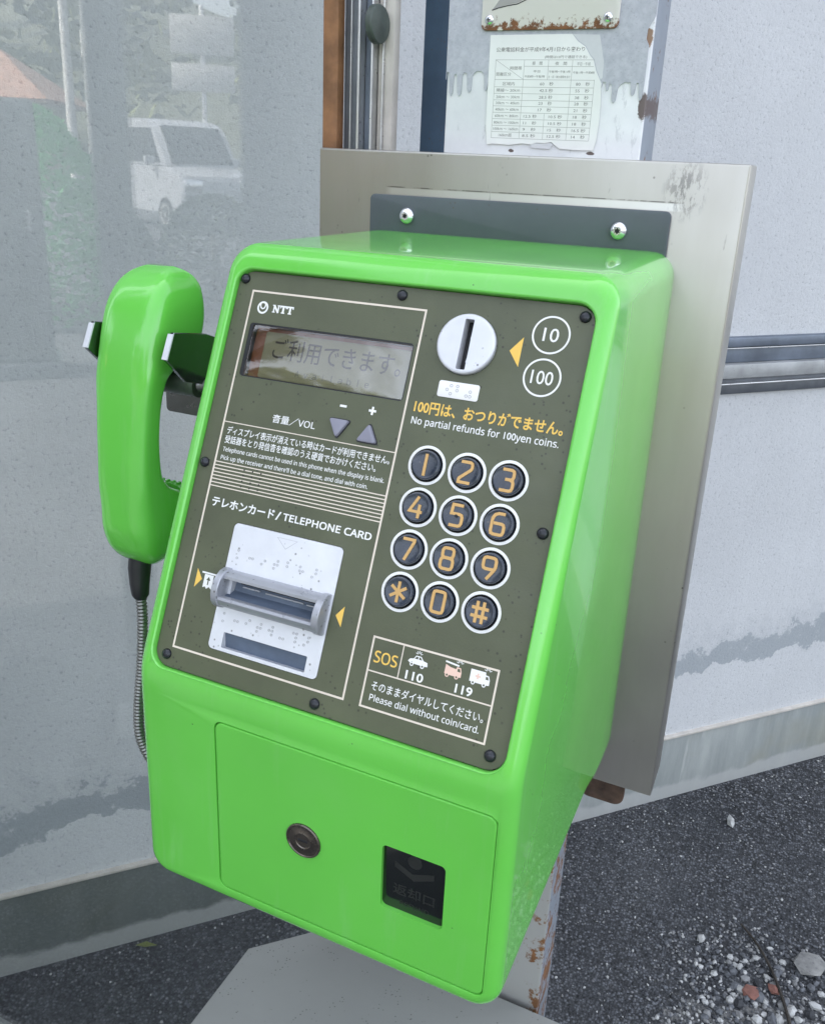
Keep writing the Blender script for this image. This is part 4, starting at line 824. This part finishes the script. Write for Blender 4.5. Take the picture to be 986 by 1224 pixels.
mb = MB().mat('leaf'); mb.add([(-0.018, 0, 0.004), (0, 0.006, 0.006), (0.02, 0, 0.003), (0, -0.006, 0.006), (-0.018, 0, 0.003), (0, 0.006, 0.005), (0.02, 0, 0.002), (0, -0.006, 0.005)], [(0, 1, 2, 3), (7, 6, 5, 4), (0, 4, 5, 1), (1, 5, 6, 2), (2, 6, 7, 3), (3, 7, 4, 0)]); lf = mb.build('fallen_leaf'); lf.location = (-0.685, 0.285, 0); lf.rotation_euler = (0, 0, 0.5); tag(lf, 'small yellow green leaf fallen on the asphalt by the plinth', 'leaf')

# ------------------------------------------------------------------ the street behind the camera (seen mirrored in the glass)
VC = Vector((0.215, 0.753, 0))
def away(az, d, z=0.0): a = R(az); return Vector((VC.x + math.sin(a) * d, VC.y - math.cos(a) * d, z))
def leaves(mb, pts, s, rd):
    for p in pts:
        u = Vector((rd.uniform(-1, 1), rd.uniform(-1, 1), rd.uniform(-1, 1))).normalized(); v = u.orthogonal().normalized(); q = s * rd.uniform(0.6, 1.3); p = Vector(p)
        mb.add([p - u * q, p + v * q * 0.5, p + u * q, p - v * q * 0.5], [(0, 1, 2, 3)])
rd = random.Random(11)
# parked van
p = away(-39.1, 18.4); car = thing('parked_van', p, 'silvery white tall van parked across the road behind the viewer, mirrored in the glass', 'van')
def cx(pr, y0, y1, k, name, bev=0.05, par=car):
    mb = MB().mat(k); o = Vector(p); cyl = [(x, z) for x, z in pr]; m_ = [sum(q[i] for q in cyl) / len(cyl) for i in (0, 1)]
    sh = lambda i: [(m_[0] + (x - m_[0]) * (1 - i), m_[1] + (z - m_[1]) * (1 - i)) for x, z in cyl]
    mb.rings([[o + Vector((x, y, z)) for x, z in sh(i)] for y, i in ((y0, 0.03), (y0 + bev, 0.0), (y1 - bev, 0.0), (y1, 0.03))]); return mb.build(name, par, 30)
cb = cx([(-1.66, 0.32), (1.60, 0.32), (1.72, 0.42), (1.76, 0.62), (1.74, 0.86), (1.66, 0.98), (1.18, 1.12), (-1.68, 1.12), (-1.74, 0.95), (-1.75, 0.6), (-1.72, 0.40)], -0.78, 0.78, 'carpaint', 'body')
cx([(-1.67, 1.12), (1.14, 1.12), (0.86, 1.50), (0.60, 1.78), (0.42, 1.88), (0.10, 1.94), (-1.20, 1.95), (-1.44, 1.91), (-1.58, 1.78), (-1.65, 1.5)], -0.72, 0.72, 'carpaint', 'cabin', 0.14)
for pr in ([(-1.5, 1.18), (-0.55, 1.18), (-0.55, 1.78), (-1.42, 1.78)], [(-0.42, 1.18), (0.85, 1.18), (0.50, 1.78), (-0.42, 1.78)]): cx(pr, -0.735, 0.735, 'carglass', 'side_window', 0.02)
mb = MB().mat('carglass'); o = Vector(p); mb.rings([[o + Vector((x, y, z)) for x, y, z in ((1.09, -0.62, 1.16), (0.60, -0.58, 1.80), (0.60, 0.58, 1.80), (1.09, 0.62, 1.16))], [o + Vector((x + 0.03, y, z + 0.02)) for x, y, z in ((1.09, -0.62, 1.16), (0.60, -0.58, 1.80), (0.60, 0.58, 1.80), (1.09, 0.62, 1.16))]]); mb.build('windscreen', car)
cx([(-0.50, 0.45), (-0.485, 0.45), (-0.485, 1.80), (-0.50, 1.80)], -0.788, 0.788, 'alu_dark', 'door_seam', 0.002)
mb = MB().mat('carpaint'); mb.box(o + Vector((-0.35, -0.79, 1.02)), (0.14, 0.03, 0.03), bev=0.01); mb.build('door_handle', car); mb = MB().mat('carpaint'); mb.box(o + Vector((-0.35, 0.79, 1.02)), (0.14, 0.03, 0.03), bev=0.01); mb.build('door_handle', car)
mb = MB().mat('white_paint'); mb.box(o + Vector((1.775, 0, 0.45)), (0.01, 0.33, 0.165)); mb.build('number_plate', car)
for y in (-0.55, 0.55):
    mb = MB().mat('lampglass'); mb.box(o + Vector((1.71, y, 0.80)), (0.10, 0.36, 0.26), bev=0.04); mb.build('headlight', car)
    mb = MB().mat('carpaint'); mb.box(o + Vector((0.75, y * 1.62, 1.22)), (0.10, 0.20, 0.14), bev=0.03); mb.build('wing_mirror', car)
mb = MB().mat('alu_dark'); mb.box(o + Vector((1.715, 0, 0.55)), (0.06, 1.2, 0.20), bev=0.02); mb.build('grille', car)
for x in (-1.1, 1.1):
    for y, sg_ in ((-0.74, -1), (0.74, 1)):
        WF = Frame(o + Vector((x, y, 0.30)), (1, 0, 0), (0, 0, 1), (0, sg_, 0)); mb = MB().mat('tyre'); mb.lathe(WF, [(290, -150), (300, -130), (300, 40), (280, 60), (190, 60)], (0, 0), 28); w = mb.build('wheel', car); mb = MB().mat('alu'); mb.lathe(WF, [(188, 40), (186, 66), (60, 50), (30, 62), (5, 62)], (0, 0), 24); mb.build('rim', w)
car.rotation_euler = (0, 0, R(24))
# house
p = away(-49.6, 44); hs_ = thing('house', p, 'beige house with a hipped brown tiled roof across the road, mirrored in the glass', 'house'); q = Matrix.Rotation(R(-30), 3, 'Z')
mb = MB().mat('housewall'); mb.box(p + Vector((0, 0, 1.5)), (6.6, 6, 3.0), q); wl_ = mb.build('wall', hs_)
mb = MB().mat('rooftile'); mb.rings([[p + q @ Vector((x, y, z)) for x, y, z in lp] for lp in ([(-3.9, -3.6, 2.95), (3.9, -3.6, 2.95), (3.9, 3.6, 2.95), (-3.9, 3.6, 2.95)], [(-3.95, -3.65, 3.1), (3.95, -3.65, 3.1), (3.95, 3.65, 3.1), (-3.95, 3.65, 3.1)], [(-1.2, -0.1, 5.1), (1.2, -0.1, 5.1), (1.2, 0.1, 5.1), (-1.2, 0.1, 5.1)])]); mb.build('roof', hs_, 20)
for x in (-1.8, 1.6):
    mb = MB().mat('alu'); mb.box(p + q @ Vector((x, 3.02, 1.7)), (1.5, 0.06, 1.3), q); f = mb.build('window', hs_); mb = MB().mat('carglass'); mb.box(p + q @ Vector((x, 3.05, 1.7)), (1.3, 0.04, 1.1), q); mb.build('pane', f)
# poles, road sign
for az, d, r_, lb in ((-44.75, 30, 0.15, 'thicker concrete utility pole beside the house, mirrored in the glass'), (-43.75, 34, 0.11, 'thinner utility pole with a small transformer, mirrored in the glass')):
    p = away(az, d); up = thing('utility_pole', p, lb, 'utility pole', 'utility poles beside the road'); mb = MB().mat('polec'); mb.tube([p, p + Vector((0, 0, 9.5))], [r_, r_ * 0.7], 14); mb.build('shaft', up)
    mb = MB().mat('alu'); mb.box(p + Vector((0, 0, 8.6)), (1.6, 0.08, 0.08)); mb.build('cross_arm', up)
    if az > -44: mb = MB().mat('polec'); mb.tube([p + Vector((0.3, 0.2, 4.2)), p + Vector((0.3, 0.2, 5.0))], 0.2, 16); mb.build('transformer', up)
p = away(-37.3, 24); bs = thing('roadside_sign', p, 'blank pale double panel sign on a single pole beyond the van, mirrored in the glass', 'sign'); q = Matrix.Rotation(R(-37), 3, 'Z')
mb = MB().mat('white_paint'); mb.tube([p, p + Vector((0, 0, 4.7))], 0.06, 12); mb.build('pole', bs)
for z, h in ((4.05, 0.85), (3.1, 0.62)):
    mb = MB().mat('polec'); mb.box(p + q @ Vector((0, 0.09, 0)) + Vector((0, 0, z)), (1.5, 0.05, h), q, 0.01); mb.build('panel', bs)
# hedge bush and cabinet
p = away(-47.2, 8.0); hb = thing('round_bush', p, 'rounded bright green bush beside the grey cabinet, mirrored in the glass', 'bush'); mb = MB().mat('hedge'); pts = []
for k in range(5200):
    a = rd.uniform(0, 6.283); zz = rd.random(); rr2 = 0.72 * math.sqrt(max(0, 1 - zz ** 1.8)) * rd.uniform(0.85, 1.03); pts.append(p + Vector((rr2 * math.cos(a), rr2 * math.sin(a), 0.05 + zz * 1.62)))
leaves(mb, pts, 0.045, rd); mb.build('foliage', hb, 30, False)
mb = MB().mat('bark'); mb.tube([p, p + Vector((0.02, 0, 0.6)), p + Vector((0, 0.02, 1.1))], [0.07, 0.05, 0.02], 8); mb.build('stem', hb)
p = away(-48.9, 6.0); cbx = thing('utility_cabinet', p, 'grey rounded utility cabinet in front of the green bush, mirrored in the glass', 'cabinet'); q = Matrix.Rotation(R(-47), 3, 'Z')
mb = MB().mat('darkmetal'); mb.box(p + Vector((0, 0, 0.86)), (0.46, 0.4, 1.52), q, 0.04, 4); mb.build('housing', cbx); mb = MB().mat('alu_dark'); mb.box(p + Vector((0, 0, 0.05)), (0.52, 0.46, 0.1), q, 0.01); mb.build('footing', cbx); mb = MB().mat('alu'); mb.box(p + q @ Vector((0.15, 0.21, 0.95)), (0.02, 0.03, 0.12), q, 0.004); mb.build('handle', cbx)
for az, d, r_, h, lb in ((-42.4, 9.0, 0.30, 0.80, 'smaller dark shrub added to darken the mirrored ground before the van'), (-37.0, 8.6, 0.52, 0.98, 'larger dark shrub added to darken the mirrored ground before the van')):  # shrubs added to darken the ground mirrored below the van
    p = away(az, d); cs_ = thing('added_shrub', p, lb, 'shrub', 'shrubs added to darken the mirrored ground'); mb = MB().mat('leaf_dark'); pts = []
    for k in range(2600):
        a = rd.uniform(0, 6.283); zz = rd.random(); rr2 = r_ * max(0, 1 - zz ** 3.5) ** 0.5 * rd.uniform(0.86, 1.03); pts.append(p + Vector((rr2 * math.cos(a), rr2 * math.sin(a), 0.03 + zz * h)))
    leaves(mb, pts, 0.04, rd); mb.build('foliage', cs_, 30, False); mb = MB().mat('bark'); mb.tube([p, p + Vector((0.01, 0, h * 0.4)), p + Vector((0, 0.02, h * 0.75))], [0.04, 0.03, 0.012], 8); mb.build('stem', cs_)
# near tree added to darken the display's reflection; wooded hillside
p = Vector((-7.65, -7.77, 0)); tr = thing('added_tree', p, 'tall dark leafy tree standing across the forecourt behind the viewer', 'tree'); mb = MB().mat('bark'); mb.tube([p, p + Vector((0.05, 0, 2)), p + Vector((0, 0.1, 4)), p + Vector((0.1, 0, 6.5))], [0.16, 0.13, 0.10, 0.04], 12)
cl = []
for k in range(44):
    a = rd.uniform(0, 6.283); z = rd.uniform(5.0, 9.4); r_ = rd.uniform(0.3, 3.1) * (1.0 - abs(z - 6.9) / 4.5); e = p + Vector((r_ * math.cos(a), r_ * math.sin(a), z)); cl.append(e); mb.tube([p + Vector((0, 0, min(z - 0.8, 6))), p.lerp(e, 0.6) + Vector((0, 0, 0.4 * z)) * 0.0 + Vector((0, 0, (z - 0.4) * 0.4)), e], [0.05, 0.035, 0.012], 6)
mb.build('trunk', tr); mb = MB().mat('leaf_dark'); pts = []
for e in cl:
    for k in range(420): v = Vector((rd.gauss(0, 1), rd.gauss(0, 1), rd.gauss(0, 0.8))) * 0.58; pts.append(e + v)
leaves(mb, pts, 0.12, rd); mb.build('crown', tr, 30, False)
hm = MB().mat('hill'); NX = 60
rowsH = []
for dist_, h0 in ((52, 0.0), (70, 7), (95, 15), (130, 22), (170, 26)):
    rowsH.append([away(-75 + 105 * k / NX, dist_, -0.3 if h0 == 0 else h0 * (0.85 + 0.35 * noise.noise(Vector((k * 0.17, dist_ * 0.02, 0))))) for k in range(NX + 1)])
hm.rings(rowsH, False, False, False); tag(hm.build('hill', None, 60), 'wooded hillside across the road', 'hill', kind='structure')
fm = MB(); 
for k in range(230):
    az = rd.uniform(-74, 28); d = rd.uniform(50, 105); base = 0.0 if d < 54 else (d - 52) * 0.38; hgt = rd.uniform(5, 9); o = away(az, d, base + hgt * 0.55); fm.mat(rd.choice(['leaf', 'leaf', 'leaf_dark']))
    for j in range(130):
        v = Vector((rd.gauss(0, 1), rd.gauss(0, 1), rd.gauss(0, 1))); v = v.normalized() * rd.random() ** 0.4; leaves(fm, [o + Vector((v.x * hgt * 0.36, v.y * hgt * 0.36, v.z * hgt * 0.5))], 0.55, rd)
tag(fm.build('far_wood', None, 30, False), 'yellow green mixed wood covering the far hillside', 'wood', kind='stuff')
